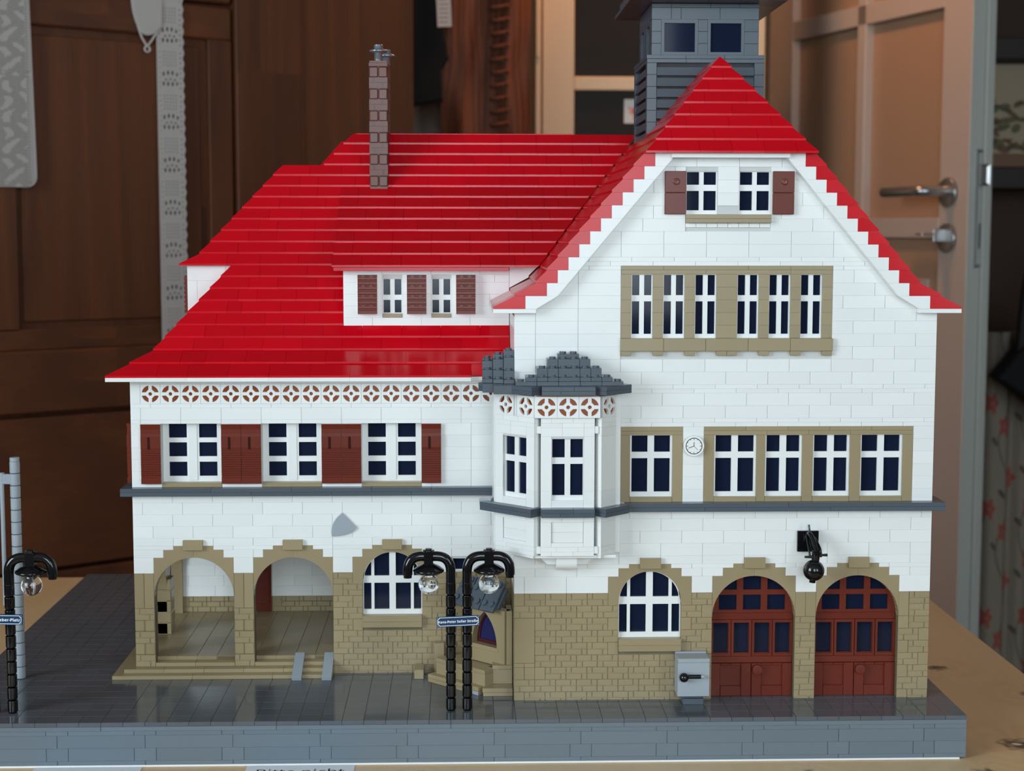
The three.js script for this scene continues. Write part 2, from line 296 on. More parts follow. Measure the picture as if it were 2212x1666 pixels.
const cross = (x0, x1, y0, y1, o = {}) => {     // four panes about a mullion and a transom
  const { b = 1.6, m = 4.4, t0, t1, bot = 3 } = o, c = (x0 + x1) / 2, p = [];
  for (const [a, e] of [[x0 + b, c - m / 2], [c + m / 2, x1 - b]]) { p.push([a, e, y0 + bot, t0]); p.push([a, e, t1, y1 - 0.6]); }
  return p;
};
function archStones(parent, mats, x0, x1, xo, yc, r, steps, yBase, zf) {   // two halves of a stepped arch and its keystone
  const cx = (x0 + x1) / 2;
  for (const s of [-1, 1]) {
    const p = [];
    const X = (d) => cx + s * d, half = (x1 - x0) / 2, ho = half + xo;
    p.push([X(half), yBase]); if (xo) p.push([X(ho), yBase]);
    p.push([X(ho), steps[0]], [X(ho - 8), steps[0]], [X(ho - 8), steps[1]], [X(ho - 16), steps[1]], [X(ho - 16), steps[2]], [X(0.05), steps[2]]);
    for (let i = 14; i >= 0; i--) { const a = Math.PI / 2 * i / 14; p.push([X(Math.max(0.05, r * Math.cos(a))), yc + r * Math.sin(a)]); }
    mesh(parent, 'arch_stone', extrude(s > 0 ? p : p.slice().reverse(), 8.2), pick(mats), [0, 0, 0].map((v, i) => i === 2 ? zf - 8.2 : 0));
  }
  block(parent, 'keystone', pick(mats), cx - 8, cx + 8, 102.4, 110.6, zf - 1, zf + 3.2, 0.2);
}
function louvred(w, h, t, teeth, slots = []) {                    // shutter with a ribbed face
  const pts = [[-t, 0], [0, 0]];
  let y = 0; for (const [a, b, n] of teeth) { for (let i = 0; i < n; i++) { const y0 = a + (b - a) * i / n, y1 = a + (b - a) * (i + 1) / n, d = (y1 - y0); pts.push([0, y0 + d * 0.1], [0, y0 + d * 0.62], [-0.65, y0 + d * 0.74], [-0.65, y0 + d * 0.94]); } y = b; }
  pts.push([0, h], [-t, h]); return extrudeX(pts, w);
}

// ------------------------------------------------------------------ gabled wing (right)
const gw = thing('gabled_toy_wing', 'white toy brick gabled house wing with two arched brown garage doors and tiled half-hipped gable', 'building', [160, 0, -200]);
const GY = (k) => 300.8 + 9.6 * k;               // foot of roof course k
const lipX = (k) => k < 1 ? -16 : k < 2 ? 0 : 16 + 8 * (k - 2), redR = (k) => k < 1 ? 8 : k < 2 ? 24 : 32 + 8 * (k - 2);
{
  const doors = [[152, 216], [232, 296]], frames = [[80, 128], [144, 304]];
  const holes = [];
  for (const [a, b] of [[88, 120], [152, 184], [191, 219], [227.5, 255.5], [264, 296]]) holes.push(rect(a, b, 156.8, 204.8));
  for (const a of [88, 112, 136, 168, 192, 216]) holes.push(rect(a, a + 16, 278.4, 326.4));
  for (const a of [128, 168]) holes.push(rect(a, a + 24, 371.2, 403.2));
  const fw = wallCores(gw, 0.4, 319.6, -3, 83.2, 416, [[80, 128, 48, 76], [152, 216, -3, 64], [232, 296, -3, 64]], [[319.6, 299], [304, 303], [206, 416], [114, 416], [16, 303], [0.4, 299]], holes, -12, 11.2);
  mesh(gw, 'wall_core', extrude([[2, -3], [318, -3], [318, 296], [302, 300], [207, 420], [113, 420], [18, 300], [2, 296]], 402), DARK, [0, 0, -414.5]);
  // side wall towards the courtyard and the corner bricks seen edge on
  for (let i = 0; i < 31; i++) block(fw, 'brick', i < 9 ? pick(TAN) : pick(WHITE), 0, 3, i * 9.6 - 3.2, i * 9.6 + 6.4, -118, -5.1, 0.13, 0, 0.035);
  // white courses
  const rows = [[83.2, 96, 0], [96, 102.4, 16], [102.4, 105.6, 0], [105.6, 112, 16]];
  for (let i = 0; i < 3; i++) rows.push([112 + 9.6 * i, 121.6 + 9.6 * i, i % 2 ? 0 : 16]);
  rows[6][1] = 140.8; rows.push([140.8, 147.2, 8]);
  for (let i = 0; i < 6; i++) rows.push([153.6 + 9.6 * i, 163.2 + 9.6 * i, 0]);
  rows.push([211.2, 214.4, 24], [214.4, 217.6, 8], [217.6, 227.2, 0], [227.2, 236.8, 16], [236.8, 240, 24], [240, 243.2, 8], [243.2, 252.8, 0], [252.8, 262.4, 16]);
  for (let k = -4; k < 12; k++) { const inx = k < 0 ? 0 : k < 1 ? 8 : 16 + 8 * k; const e = 320 - inx; if (k === 3) { rows.push([329.6, 332.8, 8, inx, e], [332.8, 336, 24, inx, e], [336, 339.2, 8, inx, e]); continue; } rows.push([GY(k), GY(k + 1), ((k + 4) % 2 ? 16 : 0) + (k > 6 ? 8 : 0), inx, e]); }
  const st = (x0, x1) => [[x0, x1, 0, 96], [x0 + 8, x1 - 8, 90, 102.4], [x0 + 16, x1 - 16, 90, 105.6]];
  const open = [[-4, 80, 0, 83.2], ...st(72, 136), ...st(152, 216), ...st(232, 296), [80, 128, 153.6, 211.2], [144, 304, 153.6, 211.2], [80, 240, 268.8, 332.8], [128, 152, 371.2, 403.2], [168, 192, 371.2, 403.2], [128, 192, 364.8, 371.2]];
  lay(fw, WHITE, 0, 0, 320, rows, open);
  // tan plinth of masonry bricks
  layMasonry(fw, TAN, 0, 0, 320, 83.2, 9, [[72, 136, 73.6, 96], [80, 128, 38.4, 90], [152, 216, -20, 90], [232, 296, -20, 90], [0, 16, 16, 64], [216, 232, 64, 90], [296, 304, 64, 90]]);
  block(fw, 'panel', TAN[0], 0, 16, 28.8, 64, -5, 0.1, 0.2, 0.1, 0.06); for (const x of [0, 8]) { block(fw, 'panel', TAN[1], x, x + 8, 16, 25.6, -5, 0, 0.2, 0.1, 0.06); block(fw, 'panel', TAN[2], x, x + 8, 25.6, 28.8, -5, 0, 0.15, 0.1, 0.06); }
  for (const x of [216, 224, 296]) block(fw, 'pillar_brick', pick(TAN), x, x + 8, 64, 83.2, -5, 0, 0.2, 0.1, 0.06);
  archStones(fw, TAN, 80, 128, 8, 76, 24, [96, 102.4, 105.6], 73.6, 0);
  for (const [a, b] of doors) archStones(fw, TAN, a, b, 0, 64, 32, [96, 102.4, 105.6], 64, 0);
  // arched window and sill
  windowPart(gw, 80, 128, 48, 100, -3.4, [[80.8, 86.8, 52, 73.8], [89.2, 101.4, 52, 73.8], [106.6, 118.8, 52, 73.8], [121.2, 127.2, 52, 73.8], [80.8, 86.8, 79.6, 101], [89.2, 101.4, 79.6, 101], [106.6, 118.8, 79.6, 101], [121.2, 127.2, 79.6, 101]], WHITE[1], [104, 76, 24]);
  block(gw, 'sill', TAN[0], 80, 128, 38.4, 43.2, -6, 4, 0.2); block(gw, 'sill', TAN[1], 80, 128, 43.25, 48, -6, 4.2, 0.2);
  // first floor: tan frames with five cross windows
  const lintels = (x0, x1, y, seams, f) => { const xs = [x0, ...seams, x1]; for (let i = 0; i + 1 < xs.length; i++) block(f, 'frame_brick', pick(TAN), xs[i], xs[i + 1], y, y + 3.2, -5, 0.02, 0.13, 0.08, 0.03); };
  lintels(80, 128, 208, [], fw); lintels(80, 128, 204.8, [], fw); lintels(144, 304, 208, [176, 208, 240, 272], fw); lintels(144, 304, 204.8, [192, 224, 256], fw);
  const posts1 = [[80, 88], [120, 128], [144, 152], [184, 191], [219, 227.5], [255.5, 264], [296, 304]];
  for (const [a, b] of posts1) block(fw, 'frame_brick', pick(TAN), a, b, 153.6, 204.8, -5, 0, 0.13, 0.08, 0.03);
  for (const [a, b] of [[88, 120], [152, 184], [191, 219], [227.5, 255.5], [264, 296]]) {
    windowPart(gw, a, b, 156.8, 204.8, -3, cross(a, b, 156.8, 204.8, { t0: 186.8, t1: 191.6, bot: 4.2, b: 1.4, m: 5 }), WHITE[1]);
    block(gw, 'sill', pick(TAN), a, b, 153.6, 157.4, -5, 0.4, 0.13, 0.08, 0);
  }
  // gable band of six narrow windows
  lintels(80, 240, 329.6, [112, 176, 208], fw); lintels(80, 240, 326.4, [80.2, 144, 208], fw);
  for (const [a, b] of [[80, 88], [104, 112], [128, 136], [152, 168], [184, 192], [208, 216], [232, 240]]) for (let i = 0; i < 5; i++) block(fw, 'frame_brick', pick(TAN), a, b, 278.4 + 9.6 * i, 288 + 9.6 * i, -5, 0, 0.1, 0.08, 0.03);
  for (const a of [88, 112, 136, 168, 192, 216]) windowPart(gw, a, a + 16, 278.4, 326.4, -3, cross(a, a + 16, 278.4, 326.4, { t0: 306, t1: 310.6, bot: 3, b: 0.7, m: 3.6 }), WHITE[1]);
  const sillX = [79.6, 112, 144, 176, 208, 240.4]; for (let i = 0; i < 5; i++) block(gw, 'sill', pick(TAN), sillX[i], sillX[i + 1], 268.8, 278.3, -4, 3.4, 0.2, 0.08, 0);
  for (const a of [80, 104, 128, 152, 160, 184, 208, 232]) block(gw, 'bracket', pick(TAN), a, a + 8, 265.4, 268.8, -4, 2.6, 0.2, 0.1, 0);
  // attic windows, shutters, sill
  for (const a of [128, 168]) windowPart(gw, a, a + 24, 371.2, 403.2, -2.6, cross(a, a + 24, 371.2, 403.2, { t0: 388.6, t1: 393.2, bot: 3, b: 1, m: 3.4 }), WHITE[1]);
  for (const [x, knob] of [[112, 1], [193, 1]]) { const s = block(gw, 'shutter', BROWN[0], x, x + 16, 371.2, 387.1, 0, 3.4, 0.35); block(s, 'shutter_tile', BROWN[1], x, x + 16, 387.3, 403.2, 0, 3.4, 0.35); mesh(s, 'button', merged([lathe([[0, 0], [2.6, 0], [2.6, 0.5], [1.7, 0.8], [1.5, 0.5], [0, 0.5]], 18).rotateX(Math.PI / 2)]), BROWN[2], [x + 8.5, 395.4, 3.3]); }
  for (let i = 0; i < 2; i++) block(gw, 'sill', TAN[i], 128, 192, 364.8 + 3.2 * i, 368 + 3.2 * i, -4, 4, 0.15, 0, 0.04);
  for (let i = 0; i < 8; i++) block(fw, 'brick', pick(WHITE), 128 + 8 * i, 136 + 8 * i, 361.4, 364.7, -4, 0.25, 0.25, 0.12, 0);
  block(gw, 'fascia', WHITE[1], 116, 204, 412.8, 416, -1, 11, 0.15);
  // verge: white stepped bricks and red slope ends, then roof courses running back
  const slopePts = (k) => { const l = 0, top = k < 2 ? 16 : 8, r = k === 19 ? 8.02 : redR(k) - lipX(k); return [[l, 0.05], [l, 1.6], [top, 9.55], [r, 9.55], [r, 0.05]]; };
  const roof = mesh(gw, 'gable_roof', merged([extrude([[6, 300], [105, 424], [215, 424], [314, 300]], 404), extrude([[105, 424], [158, 488], [162, 488], [215, 424]], 60).translate(0, 0, 0.294)]), RED[0], [0, 0, -412]);
  for (const side of [1, -1]) for (let k = 0; k < 20; k++) {
    const flip = (p) => side > 0 ? p : p.map(([a, b]) => [-a, b]).reverse(), x0 = side > 0 ? lipX(k) : 320 - lipX(k);
    let z = k < 12 ? 8 : 16 - 8 * (k - 12) - 8, first = k < 12 ? (k % 2 ? 24 : 32) : 24;
    if (k === 0 && side > 0) block(roof, 'roof_tile', RED[1], 0.3, 8, GY(0), GY(1), -250, -111.2, 0.1);
    const back = side > 0 ? (k < 1 ? -111 : k < 13 ? -250 : -119.4) : (k < 13 ? -410 : -119.4);
    while (z > back + 1) {
      let len = Math.min(first, z - back); first = side > 0 ? 32 : 64;
      mesh(roof, 'roof_tile', cached(`gs${k < 2 ? k : k === 19 ? 19 : 2}|${side}|${len.toFixed(1)}`, () => extrude(flip(slopePts(k)), len - 0.2)), pick(RED), [x0, GY(k), z - len + 0.1], [0, rr(-0.0018, 0.0018), rr(-0.001, 0.001)]);
      z -= len;
    }
    if (k === 13) mesh(roof, 'roof_tile', extrude(flip([[0, 0.05], [0, 1.6], [7.6, 9.2], [7.6, 0.05]]), 128), RED[1], [x0, GY(k), -248]);
    if (k < 12) {
      const b = k < 1 ? 8 : k < 2 ? 8 : 8, t = k < 1 ? 24 : 16, p = [[0.05, 0.03], [b, 0.03], [t, 9.57], [0.05, 9.57]];
      mesh(fw, 'verge_brick', cached(`vb${k < 1 ? 0 : 1}|${side}`, () => extrude(flip(p), 7.6)), pick(WHITE), [side > 0 ? redR(k) : 320 - redR(k), GY(k), 0.3]);
    }
  }
  for (const [a, b] of [[-16, 16], [304, 336]]) { block(gw, 'fascia', WHITE[0], a, b, 297.6, 300.75, -80, 8, 0.13); }
  for (const [a, b] of [[-16, 0], [320, 336]]) for (let i = 0; i < 3; i++) block(gw, 'soffit', WHITE[i], a, b, 297.6, 300.75, (b > 0 ? -410 : -111.4) + i * (b > 0 ? 110 : 10.4), (b > 0 ? -410 : -111.4) + (i + 1) * (b > 0 ? 110 : 10.4), 0.13);
  // half hip over the gable
  for (let j = 0; j < 8; j++) {
    const y = 416 + 9.6 * j, z = 16 - 8 * j, a = 96 + 8 * j, b = 224 - 8 * j, cuts = [a];
    let x = a + (j % 2 ? 12 : 16); while (x < b - 8) { cuts.push(x); x += j ? 32 : 24; } cuts.push(b);
    for (let i = 0; i + 1 < cuts.length; i++) {
      const l = cuts[i] + 0.08, r = cuts[i + 1] - 0.08, L = i === 0, R = i + 2 === cuts.length, pts = [];
      for (const [xx, cut, s] of [[l, L, 1], [r, R, -1]]) { pts.push([xx, 0.05, 0], [xx, 1.6, 0], [xx + (cut ? s * Math.min(8, (b - a) / 2 - 0.1) : 0), 9.55, -8], [xx, 0.05, -15.5], [xx, 1.6, -15.5], [xx + (cut ? s * Math.min(8, (b - a) / 2 - 0.1) : 0), 9.55, -15.5]); }
      mesh(roof, 'roof_tile', hull(pts.map(([p, q, s]) => [p - (l + r) / 2, q, s])), pick(RED), [(l + r) / 2, y, z], [rr(-0.001, 0.001), rr(-0.0015, 0.0015), 0]);
    }
  }
  // string course (dark band)
  for (const [x0, x1] of [[84, 176], [176, 208], [208, 272], [272, 328]]) block(gw, 'string_course', pick(DKGREY), x0, x1, 150.4, 153.6, -4, 8, 0.16, 0.06, 0.02);
  for (const [x0, x1] of [[84, 144], [144, 240], [240, 328]]) block(gw, 'string_course', pick(DKGREY), x0, x1, 147.2, 150.4, -4, 8, 0.16, 0.06, 0.02);
  block(gw, 'string_course', DKGREY[1], 320, 328, 147.2, 153.6, -410, -4.2, 0.16);
  // garage doors
  doors.forEach(([a]) => {
    const holesD = [], panes = [];
    for (let i = 0; i < 4; i++) panes.push([a + 2.4 + 16 * i, a + 13.8 + 16 * i, 34, 57.4, 0]);
    for (const [p, q] of [[6.4, 20.2], [25.2, 39], [44, 57.8]]) { panes.push([a + p, a + q, 67.6, 79.4, 1]); panes.push([a + p, a + q, 83.4, 97, 1]); }
    const cx = a + 32, cutP = ([p, q, y0, y1, arc], g) => arc ? clipArc(p - g, q + g, y0 - g, y1 + g, cx, 64, 31.4 + g, 8) : rect(p - g, q + g, y0 - g, y1 + g);
    const mv = (p) => p.map(([u, v]) => [u - cx, v]);
    const d = mesh(gw, 'garage_door', extrude(mv(archPts(a, a + 64, 0, 64)), 3, panes.map((p) => mv(cutP(p, 0)).reverse())), BROWN[1], [cx, 0, -11.4]);
    for (const p of panes) mesh(d, 'pane', extrude(mv(cutP(p, 0.3)), 0.8), NAVY, [cx, 0, -11]);
    for (let i = 0; i < 4; i++) { const x = a + 16 * i; const f = mesh(d, 'pane_frame', extrude(mv(rect(x + 0.3, x + 15.7, 31.4, 60)), 1.6, [mv(rect(x + 2.0, x + 14.2, 33.6, 57.8)).reverse()]), BROWN[(i + 1) % 3], [cx, 0, -8.5]); }
    for (const [x0, x1, y0, y1] of [[0.2, 8, 0, 26], [24, 31.8, 0, 26], [32.2, 40, 0, 26], [56, 63.8, 0, 26], [8, 24, 0, 8.2], [40, 56, 0, 8.2], [8, 16, 24.2, 26], [16, 24, 24.2, 26], [40, 48, 24.2, 26], [48, 56, 24.2, 26]]) block(d, 'door_panel', pick(BROWN), a + x0, a + x1, y0, y1, -8.6, -6.2, 0.3, 0.06, 0.04);
    block(d, 'door_rail', BROWN[2], a + 0.3, a + 63.7, 26.2, 31.2, -8.6, -6.9, 0.25); block(d, 'door_rail', BROWN[0], a + 0.5, a + 63.5, 60.2, 65.4, -8.6, -6.9, 0.25);
    mesh(d, 'door_knob', lathe([[0, 0], [3.9, 0], [3.9, 2.6], [3.6, 3], [0, 3]], 24).rotateX(Math.PI / 2), BROWN[2], [a + 36.4, 21, -6.2]);
  });
}

// ------------------------------------------------------------------ arcade wing (left)
const aw = thing('arcade_toy_wing', 'long white toy brick house wing with open arcade, brown shutters and red hipped roof', 'building', [-152, 0, -240]);
const FR = 14.2;                                 // radius helper for nothing but readability of the frieze below
function friezeTile() {                          // square plate pierced by a four-spoke wheel, about 16 mm
  return cached('frieze', () => {
    const holes = [], R = 6.8, s = 1.35, hub = 3.5;
    for (let q = 0; q < 4; q++) {
      const a0 = Math.asin(s / R), p = [];
      for (let i = 0; i <= 8; i++) { const a = a0 + (Math.PI / 2 - 2 * a0) * i / 8; p.push([R * Math.cos(a), R * Math.sin(a)]); }
      p.push([s, hub], [hub, s]);
      const c = Math.cos(q * Math.PI / 2), n = Math.sin(q * Math.PI / 2); holes.push(p.map(([x, y]) => [x * c - y * n, x * n + y * c]).reverse());
    }
    const h = []; for (let i = 0; i < 12; i++) h.push([1.45 * Math.cos(-i / 6 * Math.PI), 1.45 * Math.sin(-i / 6 * Math.PI)]); holes.push(h);
    return extrude(rect(-7.92, 7.92, -7.95, 7.95), 2.2, holes, 0.12);
  });
}
{
  const Z = -80;
  const holes = [rect(-48, -32, 84, 94.4)];
  for (const a of [-280, -200, -120]) holes.push(rect(a, a + 48, 156.8, 204.8));
  holes.push(rect(-296, -8, 221.2, 236.4));
  const fw = wallCores(aw, -303.6, -0.6, -3, 83.2, 240, [[-288, -224, -3, 64], [-208, -144, -3, 64], [-120, -72, 48, 76]], [[-0.6, 240], [-303.6, 240]], holes, Z - 12, 11.2);
  const rows = [[83.2, 96, 0], [96, 102.4, 16], [102.4, 105.6, 0], [105.6, 112, 16], [112, 121.6, 0], [121.6, 131.2, 16], [131.2, 140.8, 8], [140.8, 147.2, 16]];
  for (let i = 0; i < 5; i++) rows.push([153.6 + 9.6 * i + (i ? 3.2 : 0), 166.4 + 9.6 * i, 0]);
  rows[rows.length - 1][1] = 204.8;
  rows.push([204.8, 208, 8], [208, 217.6, 8], [217.6, 220.8, 0]);
  const st = (x0, x1) => [[x0, x1, 0, 96], [x0 + 8, x1 - 8, 90, 102.4], [x0 + 16, x1 - 16, 90, 105.6]];
  lay(fw, WHITE, Z, -304, 0, rows, [...st(-288, -224), ...st(-208, -144), ...st(-128, -64), [-48, -32, 83.2, 94.4], ...[-280, -200, -120].map((a) => [a, a + 48, 153.6, 204.8])]);
  block(fw, 'brick', WHITE[0], -304, -296, 220.8, 237, Z - 5, Z, 0.13, 0.08, 0.03); block(fw, 'brick', WHITE[2], -304, 0, 237, 240, Z - 5, Z, 0.13, 0, 0.03);
  for (let i = 0; i < 18; i++) mesh(aw, 'frieze_tile', friezeTile(), pick(WHITE), [-288 + 16 * i, 228.8, Z - 2.3]);
  for (let i = 0; i < 9; i++) block(aw, 'amber_panel', pick(ORANGE), -296 + 32 * i, -264 + 32 * i, 221, 236.6, Z - 5.2, Z - 3.6, 0.15, 0.1, 0);
  // arcade: pillars and arches
  for (const x of [-304, -224]) {
    for (const d of [0, 8]) block(fw, 'pillar_brick', pick(TAN), x + d, x + d + 8, 54.4, 83.2, Z - 12, Z, 0.3, 0.12, 0.06);
    for (let i = 0; i < 5; i++) { const y = 44.8 - 9.6 * i; if (i % 2 === 0) { mesh(fw, 'masonry_brick', masonry(16, false), pick(TAN), [x, y, Z]); block(fw, 'pillar_brick', pick(TAN), x, x + 16, y, y + 9.6, Z - 14, Z - 4, 0.3, 0.1, 0.05); } else { for (const d of [0, 8]) block(fw, 'pillar_brick', pick(TAN), x + d, x + d + 8, y, y + 9.6, Z - 14, Z, 0.8, 0.06, 0.06); } }
  }
  layMasonry(fw, TAN, Z, -144, 0, 83.2, 9, [[-128, -64, 73.6, 96], [-120, -72, 38.4, 90], [-48, -32, 83.2, 96]], 0, 1);
  for (const [a, b] of [[-288, -224], [-208, -144]]) archStones(fw, TAN, a, b, 0, 64, 32, [96, 102.4, 105.6], 64, Z);
  archStones(fw, TAN, -120, -72, 8, 76, 24, [96, 102.4, 105.6], 73.6, Z);
  windowPart(aw, -120, -72, 48, 100, Z - 3.4, [[-119.2, -113.2, 52, 73.8], [-110.8, -98.6, 52, 73.8], [-93.4, -81.2, 52, 73.8], [-78.8, -72.8, 52, 73.8], [-119.2, -113.2, 79.6, 101], [-110.8, -98.6, 79.6, 101], [-93.4, -81.2, 79.6, 101], [-78.8, -72.8, 79.6, 101]], WHITE[1], [-96, 76, 24]);
  block(aw, 'sill', TAN[0], -120, -72, 38.4, 43.2, Z - 6, Z + 4, 0.2); block(aw, 'sill', TAN[1], -120, -72, 43.25, 48, Z - 6, Z + 4.2, 0.2);
  windowPart(aw, -48, -32, 83.3, 94.4, Z - 3, [[-46.8, -33.2, 84.6, 93.6]], WHITE[0]);
  // porch behind the arcade
  block(aw, 'porch_ceiling', WHITE[1], -303, -144, 112, 120, -239, Z - 12.2, 0.2);
  const pw = block(aw, 'porch_back_wall', JOINT, -303, -144, 8, 112, -252, -240.6, 0.2);
  block(pw, 'foot_core', TANJ, -296, -144.2, 8, 27.2, -242, -240.55, 0.05);
  { const r = []; for (let i = 0; i < 9; i++) r.push([27.2 + 9.6 * i, Math.min(112, 36.8 + 9.6 * i), i % 2 ? 16 : 0]); lay(pw, WHITE, -240, -296, -144, r, [[-232, -212, 0, 92]]); layMasonry(pw, TAN, -240, -296, -144, 27.2, 2, [[-232, -212, 0, 92]]); }
  { const d = block(aw, 'porch_door', BROWN[0], -231, -213, 12.8, 91, -242, -240.2, 0.3); block(d, 'door_panel', BROWN[1], -229, -215, 20, 50, -240.3, -239.6, 0.3); block(d, 'door_panel', BROWN[2], -229, -215, 56, 86, -240.3, -239.6, 0.3); }
  const sw = mesh(aw, 'side_wall', extrude(rect(93, 415, 84, 240), 11, [112, 192, 272].map((a) => rect(a, a + 48, 156.8, 204.8).reverse())).rotateY(Math.PI / 2), WHITE[1], [-303.8, 0, 0]);
  mesh(aw, 'side_arcade', extrude([[93, 6.5], [96, 6.5], ...archPts(96, 160, 12.8, 51.8).slice(2).reverse(), [160, 6.5], [176, 6.5], ...archPts(176, 236, 12.8, 53.8).slice(2).reverse(), [236, 6.5], [415, 6.5], [415, 83.9], [93, 83.9]], 10).rotateY(Math.PI / 2), TAN[1], [-303, 0, 0]);
  for (let i = 0; i < 5; i++) { const y = 12.8 + 9.6 * i; block(sw, 'pillar_brick', pick(TAN), -304, -289.6 + (i % 2) * 0.6, y, y + 9.6, -176 - 0.2, -160 + 0.4 * (i % 2), i % 2 ? 0.9 : 0.25, 0, 0.08); }
  block(aw, 'porch_side_wall', TAN[1], -144, -134, 8, 112, -239, Z - 12.2, 0.2);
  for (let i = 0; i < 10; i++) for (let j = 0; j < 5; j++) block(aw, 'porch_tile', pick(TAN.map((m) => m)), -304 + 16 * i, -288 + 16 * i, 9.6, 12.8, -88 - 32 * (j + 1), -88 - 32 * j, 0.2, 0.1, 0);
  block(aw, 'porch_bed', TANJ, -303, -144, -3, 9.5, -239, -88.6, 0.1);
  // podium steps
  const step = (x0, x1, y, z0, z1, len, off) => { let x = x0, n = off; while (x < x1 - 0.1) { const e = Math.min(x1, x + n); block(aw, 'step_tile', pick(TAN), x, e, y, y + 3.15, z0, z1, 0.18, 0.06, 0); x = e; n = len; } };
  step(-320, -144, 0.06, -96, -64, 64, 64); step(-312, -144, 3.2, -96, -72, 32, 32);
  for (const [a, b] of [[-288, -224], [-208, -144]]) { step(a, b, 6.4, -96, -80, 32, 32); step(a + 0.1, b - 0.1, 9.6, -96, -88, 16, 16); }
  step(-304, -288, 3.3, -96, -79.8, 16, 16); step(-224, -208, 3.3, -96, -79.8, 16, 16);
  for (let j = 0; j < 4; j++) { block(aw, 'step_tile', pick(TAN), -320, -304.2, 0.06, 3.15, -96 - 64 * (j + 1), -96 - 64 * j, 0.18); block(aw, 'step_tile', pick(TAN), -312, -304.2, 3.2, 6.35, -96 - 64 * (j + 1), -96 - 64 * j, 0.18); }
  // pale ramp rails over the steps
  for (const x of [-176, -152]) { const p = [[-58.5, 0.1], [-57.2, 2.6], [-88, 14.9], [-90, 14.9], [-90, 12.9]]; mesh(aw, 'ramp_rail', extrudeX(p, 7.8, 0.15), LTGREY[x === -176 ? 0 : 2], [x, 0, 0]); }
  // solid rest of the house
  block(aw, 'inner_walls', WHITE[1], -292, -1, 120.4, 239.5, -415, Z - 12.4, 0.2); block(aw, 'rear_walls', WHITE[1], -292, -1, -3, 120, -415, -252.4, 0.2); block(aw, 'room_block', WHITE[1], -133, -1, -3, 120, -252, Z - 12.4, 0.2);
  // string course
  for (const [a, b] of [[-312, -240], [-240, -176], [-176, -112], [-112, -64], [-64, -2]]) block(aw, 'string_course', pick(DKGREY), a, b, 150.4, 153.6, Z - 4, Z + 8, 0.16, 0.06, 0.02);
  for (const [a, b] of [[-312, -208], [-208, -144], [-144, -80], [-80, -2]]) block(aw, 'string_course', pick(DKGREY), a, b, 147.2, 150.4, Z - 4, Z + 8, 0.16, 0.06, 0.02);
  block(aw, 'string_course', DKGREY[1], -312, -304, 147.2, 153.6, -414, Z - 4.2, 0.16);
  // first floor: double windows and panelled shutters
  for (const a of [-280, -200, -120]) {
    const c = a + 24, p = [];
    for (const [x0, x1] of [[c - 19.2, c - 4.9], [c + 4.9, c + 19.2]]) for (const [y0, y1] of [[161.4, 173], [177.4, 188.8], [192.6, 204]]) p.push([x0, x1, y0, y1]);
    const w = windowPart(aw, a, a + 48, 156.8, 204.8, Z - 8, p, WHITE[1]);
    block(w, 'window_hinge', WHITE[0], c - 3.4, c + 3.4, 158, 204, Z - 8, Z - 7.2, 0.2);
    block(aw, 'sill', TAN[0], a, a + 48, 153.6, 156.9, Z - 8, Z + 0.3, 0.15, 0.08, 0);
  }
  const leaf = (x, slot) => {
    const s = mesh(aw, 'shutter', cached('shl', () => louvred(15.7, 48, 3.2, [[0.6, 7, 1], [7, 27, 11], [27.4, 45, 1]])), pick(BROWN), [x + 0.15, 156.6, Z + 3.4]);
    block(s, 'shutter_slot', std(srgb(52, 18, 12), 0.6, { specularIntensity: 0.2 }), x + slot, x + slot + 2, 184.6, 194.4, Z + 3.2, Z + 3.55, 0.05); block(s, 'shutter_slot', BROWN[2], x + slot + 2, x + slot + 4, 192.8, 194.4, Z + 3.2, Z + 3.6, 0.05);  // dark strip stands in for the shade inside a recessed slot
  };
  for (const x of [-296, -232, -216, -152, -136, -72]) leaf(x, 5.6);
  mesh(aw, 'shutter', louvred(15.7, 48, 3.2, [[0.6, 7, 1], [7, 27, 11], [27.4, 45, 1]]).rotateY(-Math.PI / 2), BROWN[1], [-308.4, 156.6, -100]);
  mesh(aw, 'shutter', louvred(15.7, 48, 3.2, [[0.6, 7, 1], [7, 27, 11], [27.4, 45, 1]]).rotateY(-Math.PI / 2), BROWN[1], [-308.4, 156.6, -180]);
  // blank grey shield
  { const p = []; for (let i = 0; i <= 8; i++) { const a = i / 8; p.push([-10 + 0.3 * Math.sin(a * 3.1), -7.4 + a * 0.01]); break; }
    const c = new THREE.Shape(); c.moveTo(-9.4, -7.2); c.quadraticCurveTo(-11, 3, -3.2, 9.6); c.lineTo(-1.2, 11.4); c.lineTo(9.9, -0.2); c.quadraticCurveTo(6, -6.5, -9.4, -7.2);
    const g = new THREE.ExtrudeGeometry(c, { depth: 1.4, bevelEnabled: true, bevelSize: 0.3, bevelThickness: 0.3, bevelSegments: 2, curveSegments: 12 }); mesh(aw, 'shield', mm(g), LTGREY[1], [-134.8, 120.6, Z + 0.3]); }
  // ---------------- roof
  const rowZ = (n) => n < 2 ? -64 - 16 * n : -96 - 8 * (n - 2), rowY = (n) => 243.2 + 9.6 * n, rowD = (n) => n < 2 ? 16 : 8;
  const hipX = (n) => n < 9 || n > 17 ? (n < 2 ? -320 + 16 * n : -288 + 8 * (n - 2)) : n === 9 ? -276 : -260 + 8 * (n - 10);
  const roof = mesh(aw, 'hipped_roof', merged([hull([[-300, 246, -84], [-2, 246, -84], [-300, 246, -410], [-2, 246, -410], [-146, 438, -246], [-2, 438, -246], [-146, 438, -252], [-2, 438, -252]])]), RED[0], [0, 0, 0]);
  const prof = (D) => [[0, 0.05], [0, 1.6], [-D, 9.55], [-D - 8, 9.55], [-D - 8, 0.05]];
